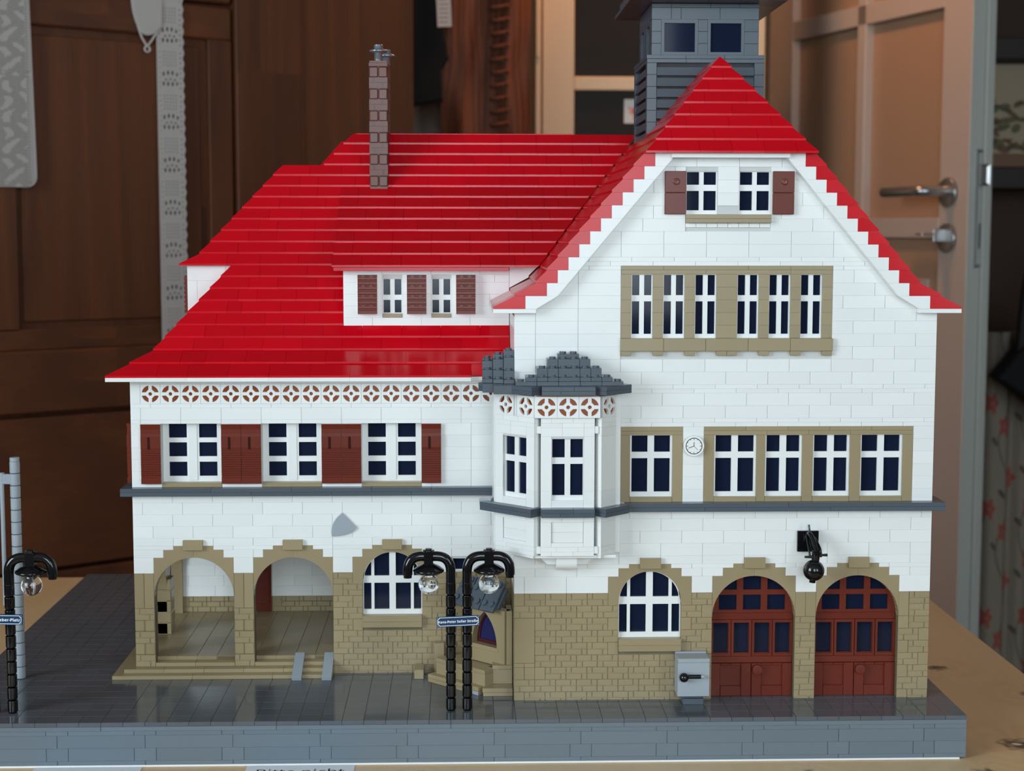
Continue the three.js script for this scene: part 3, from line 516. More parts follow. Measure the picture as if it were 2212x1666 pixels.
  const tileRow = (parent, x0, x1, y, z, D, off, valley) => {
    let x = x1, n = off;
    if (valley) { const a = x1 - 20; mesh(parent, 'roof_tile', hull([[0.1, 0.05, 0], [18.3, 0.05, 0], [0.1, 1.6, 0], [19.8, 1.6, 0], [0.1, 9.55, -D], [27.6, 9.55, -D], [0.1, 9.55, -D - 8], [27.6, 9.55, -D - 8], [0.1, 0.05, -D - 8], [18.3, 0.05, -D - 8]]), pick(RED), [a, y, z]); x = a; }
    while (x > x0 + 0.5) { let a = Math.max(x0, x - n); if (a - x0 < 8) a = x0; const L = x - a - 0.16; mesh(parent, 'roof_tile', cached(`tr${D}|${L.toFixed(2)}`, () => extrudeX(prof(D), L)), pick(RED), [a + 0.08, y + rr(-0.04, 0.04), z + rr(-0.05, 0.05)], [rr(-0.004, 0.004), rr(-0.0016, 0.0016), rr(-0.0008, 0.0008)]); x = a; n = 32; }
  };
  for (let n = 0; n <= 20; n++) {
    const y = rowY(n), z = rowZ(n), D = rowD(n), k = n - 6, xl = hipX(n), cut = n === 9 ? 16 : D;
    let xr = n === 0 ? -32 : k < 0 ? -0.4 : k < 2 ? -17 : lipX(k) - 0.3;
    if (n >= 4 && n < 9) xr = Math.min(xr, -0.4);
    const cw = cut + 24;                         // corner tile with the hip cut
    const bx0 = xl, bx1 = xl + cw;
    mesh(roof, 'roof_tile', hull([[0, 0.05, 0], [0, 1.6, 0], [cut, 9.55, -D], [cw - 0.1, 9.55, -D], [cw - 0.1, 1.6, 0], [cw - 0.1, 0.05, 0], [0, 0.05, -D - 12], [0, 1.6, -D - 12], [cut, 9.55, -D - 12], [cw - 0.1, 9.55, -D - 12], [cw - 0.1, 0.05, -D - 12]]), pick(RED), [bx0, y, z]);
    const front = n >= 4 && n < 9 ? [[bx1, -136.2]] : [[bx1, xr]];   // rows 4 to 8 stop at the dormer
    for (const [a, b] of front) if (b - a > 4) tileRow(roof, a, b, y, z, D, [32, 20, 8, 24][n % 4], k >= 3);
    // left slope behind the hip
    const zb = n < 9 || n > 17 ? -400 : -340, sp = [[0, 0.05], [0, 1.6], [cut, 9.55], [cut + 8, 9.55], [cut + 8, 0.05]];
    let zz = z - D - 12; while (zz > zb) { const L = Math.min(96, zz - zb); mesh(roof, 'roof_tile', cached(`ls${cut}|${L.toFixed(1)}`, () => extrude(sp, L - 0.2)), pick(RED), [xl, y, zz - L + 0.1]); zz -= L; }
  }
  block(roof, 'roof_tile', RED[1], -32, -1, 243.3, 252.6, -88, -70, 0.3); block(roof, 'roof_tile', RED[2], -134, 60, 444.4, 445.6, -262, -251, 0.3);
  block(roof, 'roof_tile', RED[1], -196, -150, 415.2, 416.2, -260, -226, 0.3);
  const fx = [-320, -256, -192, -128, -64, -32]; for (let i = 0; i < 5; i++) block(aw, 'fascia', pick(WHITE), fx[i], fx[i + 1], 240, 243.15, -88, -64, 0.13, 0.03, 0);
  block(aw, 'fascia', WHITE[1], -32, -1, 240, 243.15, -88, -70, 0.13); block(aw, 'fascia', WHITE[1], -320, -300, 240, 243.15, -410, -88.2, 0.13);
  // front dormer
  const ZD = -112, dm = mesh(aw, 'dormer_wall', extrude(rect(-135.7, -0.6, 278, 329.6), 30, [rect(-104, -88, 291.2, 320).reverse(), rect(-64, -48, 291.2, 320).reverse()]), JOINT, [0, 0, ZD - 30.5]);
  lay(dm, WHITE, ZD, -136, -0.4, [[280, 288, 32], [288, 297.6, 0], [297.6, 307.2, 16], [307.2, 316.8, 0], [316.8, 323.2, 12], [323.2, 329.6, 24]], [[-104, -88, 288, 320], [-64, -48, 288, 320]], 40, 4);
  for (const a of [-104, -64]) { windowPart(aw, a, a + 16, 291.2, 320, ZD - 2.6, [[a + 0.7, a + 6.2, 292, 302.4], [a + 9.8, a + 15.3, 292, 302.4], [a + 0.7, a + 6.2, 306.6, 319.4], [a + 9.8, a + 15.3, 306.6, 319.4]], WHITE[1]); block(aw, 'sill', TAN[1], a, a + 16, 288, 291.3, ZD - 4, ZD + 0.8, 0.15, 0.08, 0); }
  for (const a of [-124, -84, -44]) {
    const s = mesh(aw, 'shutter', cached('shd', () => louvred(15.7, 31.8, 3, [[0.3, 31.5, 8]])), pick(BROWN), [a + 0.15, 291.2, ZD + 7]);
    block(s, 'shutter_back', WHITE[1], a, a + 16, 291.2, 323, ZD - 1, ZD + 3.8, 0.15);
    for (let i = 0; i < 4; i++) for (const d of [4.6, 11.2]) mesh(s, 'rivet', cyl(1.5, 0.8, 14), BROWN[i % 3], [a + d, 297.6 + i * 8, ZD + 6.9], [Math.PI / 2, 0, 0]);
  }
  mesh(dm, 'brick', extrude([[-0.3, 312.4], [0.2, 312.7], [15.4, 320.9], [15.6, 322.6], [22.6, 329.5], [-0.3, 329.5]], 4), WHITE[1], [0, 0, ZD - 4]);
  const dr = block(aw, 'dormer_roof', RED[1], -143, -1, 326.4, 329.5, -140, -100, 0.2);
  for (let m = 0; m < 7; m++) tileRow(dr, -144, lipX(3 + m) - 0.3, 329.6 + 9.6 * m, -96 - 16 * m, 16, [28, 12, 20, 8][m % 4], true);
  // dormer on the hip end
  const sd = block(aw, 'side_dormer_wall', WHITE[1], -270, -170, 264, 329.4, -300, -159, 0.2);
  block(sd, 'brick', WHITE[0], -270.3, -238, 316.8, 329.5, -162, -158.4, 0.13, 0.1, 0.05); block(sd, 'brick', WHITE[2], -270.3, -262, 270, 316.8, -162, -158.4, 0.13, 0.1, 0.05); block(sd, 'brick', WHITE[1], -262, -230, 270, 316.8, -162, -158.4, 0.13, 0.1, 0.05);
  mesh(aw, 'shutter', louvred(15.7, 31.8, 3, [[0.3, 31.5, 8]]).rotateY(-Math.PI / 2), BROWN[1], [-275, 289, -186]);
}
// ------------------------------------------------------------------ corner oriel bay
const bay = thing('corner_oriel_bay', 'white angular bay window with wheel frieze and stepped dark grey roof at wing corner', 'bay window', [39, 104, 0]);
{
  // a facet: part with its own turned frame; local u along the wall, v up, w outwards
  const facet = (name, ox, oz, turn, L, holes, mat = JOINT) => {
    const m = mesh(bay, name, extrude(rect(0.3, L - 0.3, 117.2, 220.8), 5.2, holes.map((h) => h.slice().reverse())).translate(0, 0, 0.0024), mat, [ox, 0, oz], [0, turn, 0]);
    m.at = { o: [ox, oz], turn };
    m.abs = [0, 0, 0]; return m;                 // children are given in the facet's own frame
  };
  const rowsF = [[117, 120.4, 0], [120.4, 123.8, 12], [142.6, 147.4, 8], [207, 213.6, 24], [213.6, 217, 8], [217, 221, 16]];
  const dress = (f, L, win, panel) => {
    const w0 = win?.[0] ?? 0, w1 = win?.[1] ?? 0;
    lay(f, WHITE, 8, 0, L, rowsF, [], 16, 4, 0.08, 0.03);
    const side = (a, b) => { if (b - a < 1) return; block(f, 'brick', pick(WHITE), a, b, 123.8, 142.6, 4, 8, 0.13, 0.08, 0.03); block(f, 'brick', pick(WHITE), a, b, 147.4, 166, 4, 8, 0.13, 0.08, 0.03); block(f, 'brick', pick(WHITE), a, b, 166, 207, 4, 8, 0.13, 0.08, 0.03); };
    if (win) { side(0, w0); side(w1, L); }
    if (win) {
      for (let i = 0; i < 2; i++) block(f, 'recessed_panel', WHITE[i], w0, w1, 127 + 7.8 * i, 134.8 + 7.8 * i, 3, 6.8, 0.15, 0.15, 0.04);
      block(f, 'ledge', WHITE[2], w0, w1, 123.8, 127, 3, 7.85, 0.13, 0.08, 0.03); block(f, 'sill', WHITE[0], w0, w1, 153.6, 159, 3, 8, 0.13, 0.08, 0.03);
      windowPart(bay, w0, w1, 159, 205.4, 5.4, cross(w0, w1, 159, 205.4, { t0: 186.2, t1: 191, bot: 3.6, b: 0.6, m: 4.2 }), WHITE[1], null, 2.6, f.at);
    }
  };
  const q = Math.PI / 4;
  const ff = facet('front_facet', 19, 16, 0, 40, [rect(8, 32, 156.8, 205.4), rect(8, 32, 126, 142.6)]); dress(ff, 40, [8, 32]);
  const lf = facet('left_facet', -14.3 + 5.66, -4.3 - 5.66, -q, 40, [rect(8, 32, 156.8, 205.4), rect(8, 32, 126, 142.6)]); dress(lf, 40, [8, 32]);
  const rf = facet('right_facet', 64 - 5.66, 24 - 5.66, q, 17, []); dress(rf, 17, null);
  block(rf, 'brick', WHITE[1], 0, 17, 123.8, 142.6, 4, 8, 0.13, 0, 0.03); block(rf, 'brick', WHITE[0], 0, 17, 147.4, 166, 4, 8, 0.13, 0, 0.03); block(rf, 'brick', WHITE[2], 0, 17, 166, 207, 4, 8, 0.13, 0, 0.03);
  block(bay, 'return_wall', WHITE[1], 71, 79.6, 117, 238, 0.3, 10.5, 0.2); block(bay, 'return_wall', WHITE[1], -15.2, -7, 117, 238, -71, -6, 0.2);
  mesh(bay, 'bay_core', hull([117.4, 238].flatMap((y) => [[3, y, 0.4], [16.5, y, 14], [61.5, y, 14], [75, y, 0.4]])), WHITE[1]);
  block(bay, 'bay_core', WHITE[0], -7, -0.4, 117, 238, -60, -3, 0.2);
  for (const [x, y] of [[17.6, 209], [60.4, 209], [17.6, 118.5], [60.4, 118.5]]) block(bay, 'hinge_knuckle', WHITE[1], x - 1.6, x + 1.6, y, y + 5.6, 20, 23.6, 0.4);
  // wheel frieze with amber panels
  for (let i = 0; i < 3; i++) mesh(ff, 'frieze_tile', friezeTile(), pick(WHITE), [-4 + 8 + 16 * i, 229, 8.2]);
  block(ff, 'amber_panel', ORANGE[1], -3.4, 43.4, 221.4, 237.6, 5.6, 7.4, 0.1);
  for (const u of [11.4, 31.8]) mesh(lf, 'frieze_tile', friezeTile(), pick(WHITE), [u, 229, 6.4]);
  block(lf, 'amber_panel', ORANGE[0], 1, 39.6, 221.2, 237.6, 4, 5.4, 0.1); for (const [u0, u1] of [[0, 3.3], [19.5, 23.7], [39.8, 41]]) block(lf, 'brick', WHITE[1], u0, u1, 221, 238, 4, 7.4, 0.1); for (const u of [20.4, 22.6]) block(lf, 'frieze_strip', WHITE[0], u, u + 1.3, 221.2, 236.8, 6.3, 8.4, 0.2);
  mesh(rf, 'frieze_tile', friezeTile(), WHITE[1], [8.6, 229, 6.4]); block(rf, 'amber_panel', ORANGE[2], 0.8, 16.4, 221.2, 237.6, 4, 5.4, 0.1);
  // dark string course and eaves, two plates high on each facet
  const strips = (y, out, ex, nm) => { for (let i = 0; i < 2; i++) {
    block(ff, nm, pick(DKGREY), 0.2, i ? 24 : 14, y + 3.2 * i, y + 3.15 + 3.2 * i, 1, 8 + out, 0.16); block(ff, nm, pick(DKGREY), i ? 24.1 : 14.1, 39.8, y + 3.2 * i, y + 3.15 + 3.2 * i, 1, 8 + out, 0.16);
    block(lf, nm, pick(DKGREY), -9, 41.5 + ex, y + 3.2 * i, y + 3.15 + 3.2 * i, 3, 8 + out, 0.16); block(rf, nm, pick(DKGREY), -1.5 - ex, 24, y + 3.2 * i, y + 3.15 + 3.2 * i, 3, 8 + out, 0.16); } };
  strips(147.3, 7.6, 2, 'string_course'); strips(238.4, 9, 4, 'eaves_plate');
  mesh(bay, 'string_course', cbox(10, 5.6, 12, 0.2), LTGREY[0], [-19, 152, -17], [0, -0.5, 0.1]);
  // stepped roof of small bricks with studs
  const stud = () => cyl(2.4, 1.7, 18);
  const stepped = (x0, x1, y0, y1, z0, z1, studZ) => { for (let x = x0; x < x1 - 0.1;) { const w = x1 - x >= 16 && rnd() < 0.5 ? 16 : 8, e = Math.min(x1, x + w), bk = block(bay, 'roof_brick', pick(DKGREY), x, e, y0, y1, z0, z1, 0.2, 0.08, 0.03); for (let s = x; s < e - 0.1; s += 8) for (const zz of studZ) mesh(bk, 'stud', stud(), bk.material, [s + 4, y1 + 0.8, zz]); x = e; } };
  stepped(0, 80, 244.8, 248, 1, 25, [21]); stepped(8, 72, 248, 251.2, 1, 24.5, [20.5]); stepped(16, 64, 251.2, 257.6, 1, 22, [18]); stepped(24, 56, 257.6, 264, 1, 17, [13]); stepped(32, 48, 264, 267.4, 1, 12, [5, 9]);
  for (let c = 0; c < 3; c++) { const x = -24 + 8 * c; let y = 244.8; [[8, -22 + 4 * c, 3.2], [4, -20 + 4 * c, 6.4], [0, -18, 6.4 + 1.6 * c], [-4, -18, 1.6 + 1.6 * c]].forEach(([zf, zb, h]) => { const bk = block(bay, 'roof_brick', pick(DKGREY), x, x + 8, y, y + h, zb, zf - 8 + 4 * c, 0.2, 0.08, 0.03); mesh(bk, 'stud', stud(), bk.material, [x + 4, y + h + 0.8, zf - 12 + 4 * c]); y += h; }); }
  block(bay, 'roof_bed', DKGREY[0], -16, 76, 238.2, 244.7, 0.5, 20, 0.2); block(bay, 'roof_bed', DKGREY[1], -24, -0.4, 238.2, 244.7, -30, 8, 0.2);
  // underside: plates and a stepped bracket
  block(bay, 'base_plate', WHITE[1], 12, 76, 114.6, 117, 0.4, 20, 0.2); mesh(bay, 'base_plate', cbox(36, 2.2, 6, 0.2), WHITE[0], [2.7, 115.9, 7], [0, -q, 0]); mesh(bay, 'base_plate', cbox(15, 2.2, 6, 0.2), WHITE[2], [67.2, 115.9, 15.2], [0, q, 0]);
  mesh(bay, 'bracket', extrude([[17.5, 114.5], [25, 107.4], [54, 107.4], [61.5, 114.5]], 7.4), WHITE[1], [0, 0, 0.5]);
  { const p = [[0.5, 114.5], [0.5, 103.4], [7, 103.4]]; for (let i = 0; i <= 8; i++) { const a = i / 8 * Math.PI / 2; p.push([7 + 7 * Math.sin(a), 110.4 - 7 * Math.cos(a)]); } p.push([14, 114.5]); mesh(bay, 'bracket', extrudeX(p.slice().reverse(), 15.6), WHITE[2], [31.4, 0, 0]); }
}
// ------------------------------------------------------------------ tower and chimney
{
  const t = thing('louvred_roof_tower', 'dark grey square toy tower with louvres and small windows behind red gable', 'tower', [160, 436, -168]);
  block(t, 'lower_core', DARK, 117, 203, 426, 496, -214, -122.5, 0.2);
  const post = (x, z) => { for (let i = 0; i < 7; i++) block(t, 'post_brick', pick(DKGREY), x, x + 8, 428.2 + 9.6 * i, 437.8 + 9.6 * i, z, z + 8, 0.2, 0, 0.05); };
  post(112, -128); post(200, -128); post(112, -216);
  for (let i = 0; i < 7; i++) { const y = 432 + 8.72 * i, p = [[0.6, 0.9], [-0.5, 7.6], [-3.4, 7.6], [-3.4, 0.9]]; mesh(t, 'louvre_slat', extrudeX(p, 79.6), pick(DKGREY), [120.2, y, -120.4]); mesh(t, 'louvre_slat', extrude(p.map(([a, b]) => [-a, b]).reverse(), 79.6), pick(DKGREY), [112.6, y, -208]); }
  for (let i = 0; i < 3; i++) { block(t, 'ledge', pick(DKGREY), 112 + 32 * i, 144 + 32 * i, 495.4, 498.6, -216, -120, 0.2, 0.05, 0.03); block(t, 'ledge', pick(DKGREY), 111.6 + 32 * i, 143.6 + 32 * i + (i === 2 ? 0.4 : 0), 498.6, 501.8, -216.4, -119.6, 0.2, 0.05, 0.03); }
  block(t, 'upper_core', DARK, 119, 201, 501.8, 544, -209, -127.5, 0.2);
  const zf = -124;
  for (const [a, b] of [[116, 124], [154, 162], [192, 204]]) for (let i = 0; i < 3; i++) block(t, 'wall_brick', pick(DKGREY), a, b, 501.8 + 9.6 * i, 511.4 + 9.6 * i, zf - 5, zf, 0.2, 0.06, 0.05);
  for (const [a, b] of [[124, 154], [162, 192]]) { const w = mesh(t, 'window', extrude(rect(-15, 15, 0, 28.8), 3, [rect(-12.6, 12.6, 2.6, 25.8).reverse()]), DKGREY[2], [(a + b) / 2, 501.9, zf - 3]); mesh(w, 'pane', cbox(25.6, 23.6, 0.8, 0.1), NAVY, [(a + b) / 2, 516.1, zf - 2.2]); }
  for (const [a, b] of [[116, 132], [132, 140], [140, 172], [172, 204]]) block(t, 'wall_brick', pick(DKGREY), a, b, 530.6, 540.2, zf - 5, zf, 0.2, 0.06, 0.05);
  for (const [a, b] of [[116, 132], [132, 164], [164, 188], [188, 204]]) block(t, 'wall_brick', pick(DKGREY), a, b, 540.2, 543.4, zf - 5, zf, 0.2, 0.06, 0.05);
  for (const [a, b] of [[-137, -129.1], [-172, -164], [-212, -204]]) for (let i = 0; i < 3; i++) block(t, 'wall_brick', pick(DKGREY), 116, 121, 501.8 + 9.6 * i, 511.4 + 9.6 * i, a, b, 0.2, 0, 0.05);
  for (const z of [-164, -204]) { const w = mesh(t, 'window', extrude(rect(0, 27, 0, 28.8), 3, [rect(3, 24, 2.6, 25.8).reverse()]).rotateY(-Math.PI / 2), DKGREY[0], [119, 501.9, z]); mesh(w, 'pane', cbox(0.8, 23.6, 21.4, 0.1), NAVY, [118.4, 516.1, z + 13.5]); }
  block(t, 'wall_brick', DKGREY[1], 116, 121, 530.7, 543.3, -212, -129.1, 0.2);
  for (let i = 0; i < 4; i++) for (let j = 0; j < 4; j++) block(t, 'roof_plate', pick(DKGREY), 96 + 32 * i, 128 + 32 * i, 543.6, 546.8, -232 + 32 * j, -200 + 32 * j, 0.25, 0.06, 0.04);
  for (let i = 0; i < 4; i++) block(t, 'roof_slope', pick(DKGREY), 100 + 30 * i, 130 + 30 * i, 546.8, 556.4, -228, -108, 0.5, 0.06, 0.04);
  for (let i = 0; i < 3; i++) block(t, 'roof_slope', pick(DKGREY), 112 + 32 * i, 144 + 32 * i, 556.4, 566, -216, -120, 0.5, 0.06, 0.04);
}
{
  const c = thing('brick_chimney', 'tall slim reddish brown toy chimney with two metal pots on red roof', 'chimney', [-111, 397, -232]);
  block(c, 'chimney_core', CHIM[0], -118.6, -103.4, 394, 505, -259.6, -205, 0.2);
  for (let i = 0; i < 12; i++) {
    const y = 397 + 9.35 * i, y1 = i === 11 ? y + 4 : y + 9.35;
    if (i === 11) { block(c, 'cap', CHIM[2], -119.2, -102.8, y, y + 3.4, -260.2, -203.8, 0.3); continue; }
    for (const z of [-204]) if (i % 2 === 0) { for (const d of [0, 8]) block(c, 'brick', pick(CHIM), -119 + d, -111 + d, y, y1, -210, -204, 0.9, 0.06, 0.06); } else mesh(c, 'masonry_brick', masonry(16, (i >> 1) % 2 === 1), pick(CHIM), [-119, y, -204]);
    for (let j = 0; j < 3; j++) block(c, 'brick', pick(CHIM), -108, -103, y, y1, -258 + 16 * j, -242 + 16 * j, 0.5, 0, 0.06);
  }
  for (const z of [-212, -250]) { const p = mesh(c, 'chimney_pot', lathe([[0, 0], [2.6, 0], [2.6, 1.6], [3.5, 2], [3.5, 9], [7.6, 9.4], [8, 10.6], [7.4, 11.4], [3.9, 12.4], [3.9, 15.6], [3.6, 16], [0, 16]], 28), METAL, [z === -212 ? -111 : -106, 503.2, z]); }
}

// ------------------------------------------------------------------ little corner porch with pointed window, and its steps
{
  const p = thing('corner_stair_porch', 'tan angled stair porch with pointed window and studded grey roof between wings', 'porch', [-30, 0, -40]);
  const q = Math.PI / 4;
  const arch = []; { const w = 13.5, y0 = 33, top = 60; arch.push([24 - w, y0], [24 + w, y0]); for (let i = 1; i <= 8; i++) { const a = i / 8 * Math.PI / 3; arch.push([24 - w + 2 * w * Math.cos(a), y0 + (top - y0) * Math.sin(a) / Math.sin(Math.PI / 3)]); } for (let i = 7; i >= 1; i--) { const a = i / 8 * Math.PI / 3; arch.push([24 + w - 2 * w * Math.cos(a), y0 + (top - y0) * Math.sin(a) / Math.sin(Math.PI / 3)]); } }
  const f = mesh(p, 'porch_wall', extrude(rect(0, 46, 19.2, 63.6), 8, [arch.slice().reverse()]), TAN[1], [-39 + 5.66, 0, -56 - 5.66], [0, -q, 0]); f.abs = [0, 0, 0];
  mesh(f, 'window_frame', extrude(arch.map(([a, b]) => [24 + (a - 24) * 1.02, b]), 1.2, [arch.map(([a, b]) => [24 + (a - 24) * 0.78, 36 + (b - 33) * 0.83]).reverse()]), std(srgb(74, 28, 30), 0.3), [0, 0, 1.2]);
  mesh(f, 'pane', cbox(26, 27, 0.8, 0.1), std(srgb(40, 40, 84), 0.08), [24, 46.5, 1]);
  block(f, 'ledge', TAN[2], 9, 39, 29.6, 33, 7.6, 8.5, 0.2);
  block(p, 'porch_core', TAN[0], -26, -5.4, 0.1, 62, -79, -57, 0.2); block(p, 'porch_return', TAN[2], -5, -0.5, 19.2, 63.6, -46, -24, 0.2);
  // leaning roof of studded plates
  const R = mesh(p, 'porch_roof', cbox(46, 3.2, 17, 0.2), DKGREY[1], [-23.5, 72, -43.5], [0, 0, 0]); R.rotation.set(0.95, -q, 0, 'YXZ'); R.abs = [0, 0, 0];
  for (let i = 0; i < 3; i++) { block(R, 'roof_plate', DKGREY[i], -24 + 15.4 * i, -9.6 + 15.4 * i, 1.6, 4.4, -13, 13, 0.3); for (const [a, b] of [[-20.5, 7], [-13, 7], [-20.5, -4], [-13, -9]]) mesh(R, 'stud', cyl(2.4, 1.7, 18), DKGREY[i], [a + 15.4 * i, 5.2, b]); }
  // steps: low kerb and parapet along the diagonal, two treads to the right
  const diag = (name, m, u0, u1, y0, y1, w0, w1) => { const g = mesh(p, name, cbox(u1 - u0, y1 - y0, w1 - w0, 0.25), m, [0, 0, 0]); const cu = (u0 + u1) / 2, cw = (w0 + w1) / 2, ox = -67, oz = -52.4; g.position.set((ox + (cu - cw) * 0.7071 + 30) * K, (y0 + y1) / 2 * K, (oz + (cu + cw) * 0.7071 + 40) * K); g.rotation.y = -q; return g; };
  diag('kerb_brick', TAN[0], 0, 28, 0.1, 3.1, -10, 0); diag('kerb_brick', TAN[1], 28, 56, 0.1, 3.1, -10, 0); diag('kerb_brick', TAN[2], 0, 56, 3.2, 6.4, -10, 0);
  diag('parapet_brick', TAN[1], 4, 16, 6.4, 15.8, -16, -5.4); diag('parapet_brick', TAN[0], 16.2, 36, 6.4, 15.8, -16, -5.4); diag('parapet_brick', TAN[2], 36.2, 58, 6.4, 15.8, -16, -5.4); diag('parapet_cap', TAN[1], 4, 58, 15.9, 19.1, -16, -5.2);
  diag('kerb_foot', LTGREY[0], 50, 56, 0.05, 3.0, -9.8, 0.1);
  diag('landing', TAN[0], 8, 50, 0, 18.6, -34, -16.2);
  for (const [x0, x1, y1, z0, z1] of [[-78, -70.4, 7.6, -78, -60], [-62, -54, 26.5, -79, -71]]) block(p, 'newel', TAN[1], x0, x1, 0, y1, z0, z1, 0.3);
  block(p, 'tread', TAN[2], -23.4, -0.5, 0, 3.2, -40, -10.8, 0.2); block(p, 'tread', TAN[1], -24, -0.5, 3.25, 6.6, -40, -9.8, 0.2); block(p, 'tread', TAN[0], -16, -0.5, 6.6, 18.2, -44, -22, 0.2); block(p, 'tread', TAN[2], -16, -0.5, 18.3, 21.4, -44, -21.6, 0.2);
}
// ------------------------------------------------------------------ street lamps and name plates
const segGeo = lathe([[0, 0], [3.0, 0], [3.05, 0.7], [3.6, 1.1], [3.75, 1.5], [3.75, 9.2], [3.6, 9.5], [3.0, 9.8], [0, 9.8]], 24);
function streetLamp(x, z, dir, label) {
  const t = thing('street_lamp', label, 'lamp', [x, 0, z], 'black toy street lamps');
  for (let i = 0; i < 10; i++) mesh(t, 'pole_segment', segGeo, BLACK[0], [x, 9.8 * i, z]);
  const c = new THREE.CurvePath(), V = (a, b) => new THREE.Vector3(a * dir, b, 0);
  c.add(new THREE.LineCurve3(V(0, 97), V(0, 106))); c.add(new THREE.QuadraticBezierCurve3(V(0, 106), V(0, 117.6), V(11, 117.6))); c.add(new THREE.LineCurve3(V(11, 117.6), V(21.5, 117.6))); c.add(new THREE.QuadraticBezierCurve3(V(21.5, 117.6), V(32, 117.6), V(32, 106))); c.add(new THREE.LineCurve3(V(32, 106), V(32, 103.6)));
  mesh(t, 'arm', mm(new THREE.TubeGeometry(c, 60, 3.7, 14)), BLACK[0], [x, 0, z]);
  mesh(t, 'arm_tip', cyl(3.1, 2.6, 16), BLACK[0], [x + 32 * dir, 102.6, z]);
  const lx = x + 16.4 * dir;
  block(t, 'clip', BLACK[0], lx - 3.4, lx + 3.4, 110, 121.6, z - 4.2, z + 4.2, 0.4); mesh(t, 'clip_stud', cyl(2.4, 1.9, 16), BLACK[0], [lx, 122.4, z]); mesh(t, 'clip_ring', lathe([[2.6, 0], [4.3, 0], [4.3, 1], [2.6, 1]], 16), CLEAR, [lx, 121.4, z]);
  mesh(t, 'dish_shade', lathe([[0, 112.4], [3.6, 112.4], [4.4, 111.8], [8, 110.2], [11.3, 107.8], [11.8, 106.9], [11.3, 106.1], [8.5, 104.4], [5, 103.7], [0, 103.7]].map(([a, b]) => [a, b]).reverse(), 32), BLACK[0], [lx, 0, z]);
  const g = mesh(t, 'globe', mm(new THREE.SphereGeometry(7.7, 32, 24)), CLEAR, [lx, 96.6, z]); mesh(g, 'globe_neck', cyl(3.1, 3, 16), CLEAR, [lx, 103, z]);
}
streetLamp(-48, 24, -1, 'black street lamp of central pair whose arm bends left over clear globe');
streetLamp(-35.8, 24, 1, 'black street lamp of central pair whose arm bends right over clear globe');
streetLamp(-375, 21, 1, 'black street lamp at far left with arm bending right before grey pole');
streetLamp(-388, 21, -1, 'black lamp post cut by left picture edge with arm bending left');
const plate = (draw) => tex(1024, 256, (c, w, h) => {
  c.fillStyle = '#12355a'; c.fillRect(0, 0, w, h); c.strokeStyle = '#e8f0f6'; c.lineWidth = 14;
  const m = 26, n = 66; c.beginPath(); c.moveTo(n, m); c.lineTo(w - n, m); c.arc(w - m, m, 42, Math.PI, Math.PI / 2, true); c.lineTo(w - m, h - n); c.arc(w - m, h - m, 42, -Math.PI / 2, Math.PI, true); c.lineTo(n, h - m); c.arc(m, h - m, 42, 0, -Math.PI / 2, true); c.lineTo(m, n); c.arc(m, m, 42, Math.PI / 2, 0, true); c.stroke();
  c.fillStyle = '#e8f0f6'; for (const x of [28, w - 28]) for (const y of [28, h - 28]) { c.beginPath(); c.arc(x, y, 9, 0, 7); c.fill(); }
  c.fillStyle = '#f0f5f8'; draw(c, w, h);
});
function streetSign(label, x, y, z, w, h, tilt, draw) {
  const t = thing('street_sign', label, 'sign', [x, y, z]);
  const face = new THREE.MeshStandardMaterial({ map: plate(draw), roughness: 0.35 }), edge = std(srgb(20, 52, 88), 0.35);
  mesh(t, 'sign_plate', new THREE.BoxGeometry(w * K, h * K, 0.0016), [edge, edge, edge, edge, face, edge], [x, y, z], [0, 0, tilt]);
  for (const s of [-6, 6]) block(t, 'sign_clip', BLACK[0], x + s - 2, x + s + 2, y - 3, y + 3, z - 2.6, z - 0.9, 0.3);
}
streetSign('blue enamel street sign Hans-Peter Seiler Straße on the central lamp pair', -42.6, 69.9, 30.8, 31.8, 7.7, 0.042, (c, w, h) => { c.font = 'bold 86px sans-serif'; c.textAlign = 'center'; c.textBaseline = 'middle'; c.fillText('Hans-Peter Seiler Straße', w / 2, h / 2 + 4, w - 66); });
streetSign('blue enamel street sign ending eber-Platz on the left lamp pair', -380, 72.7, 27.8, 31.8, 7.7, -0.02, (c, w, h) => { c.font = 'bold 100px sans-serif'; c.textAlign = 'right'; c.textBaseline = 'middle'; c.fillText('eber-Platz', w - 52, h / 2 + 4); });
// ------------------------------------------------------------------ grey flag pole
{
  const t = thing('flag_pole', 'tall light grey toy pole of stacked round bricks with thin side rod', 'pole', [-394.5, 0, -72]);
  const g = lathe([[0, 0], [3.2, 0], [3.9, 0.5], [4, 0.9], [4, 8.9], [3.8, 9.3], [3.4, 9.6], [0, 9.6]], 22);
  for (let i = 0; i < 18; i++) mesh(t, 'pole_segment', g, LTGREY[i % 3], [-394.5, 9.8 * i, -72]);
  mesh(t, 'pole_top', cyl(3.8, 3, 22), LTGREY[1], [-394.5, 177.8, -72]);
  block(t, 'rod_arm', LTGREY[0], -405, -397, 158, 166, -74, -70, 0.5); mesh(t, 'rod', cyl(1.7, 106, 14), LTGREY[2], [-405, 113, -72]); mesh(t, 'rod_head', cyl(2.3, 6, 14), LTGREY[2], [-405, 164, -72]);
  block(t, 'rod_arm', LTGREY[0], -405, -397, 60, 65, -74, -70, 0.5);
}
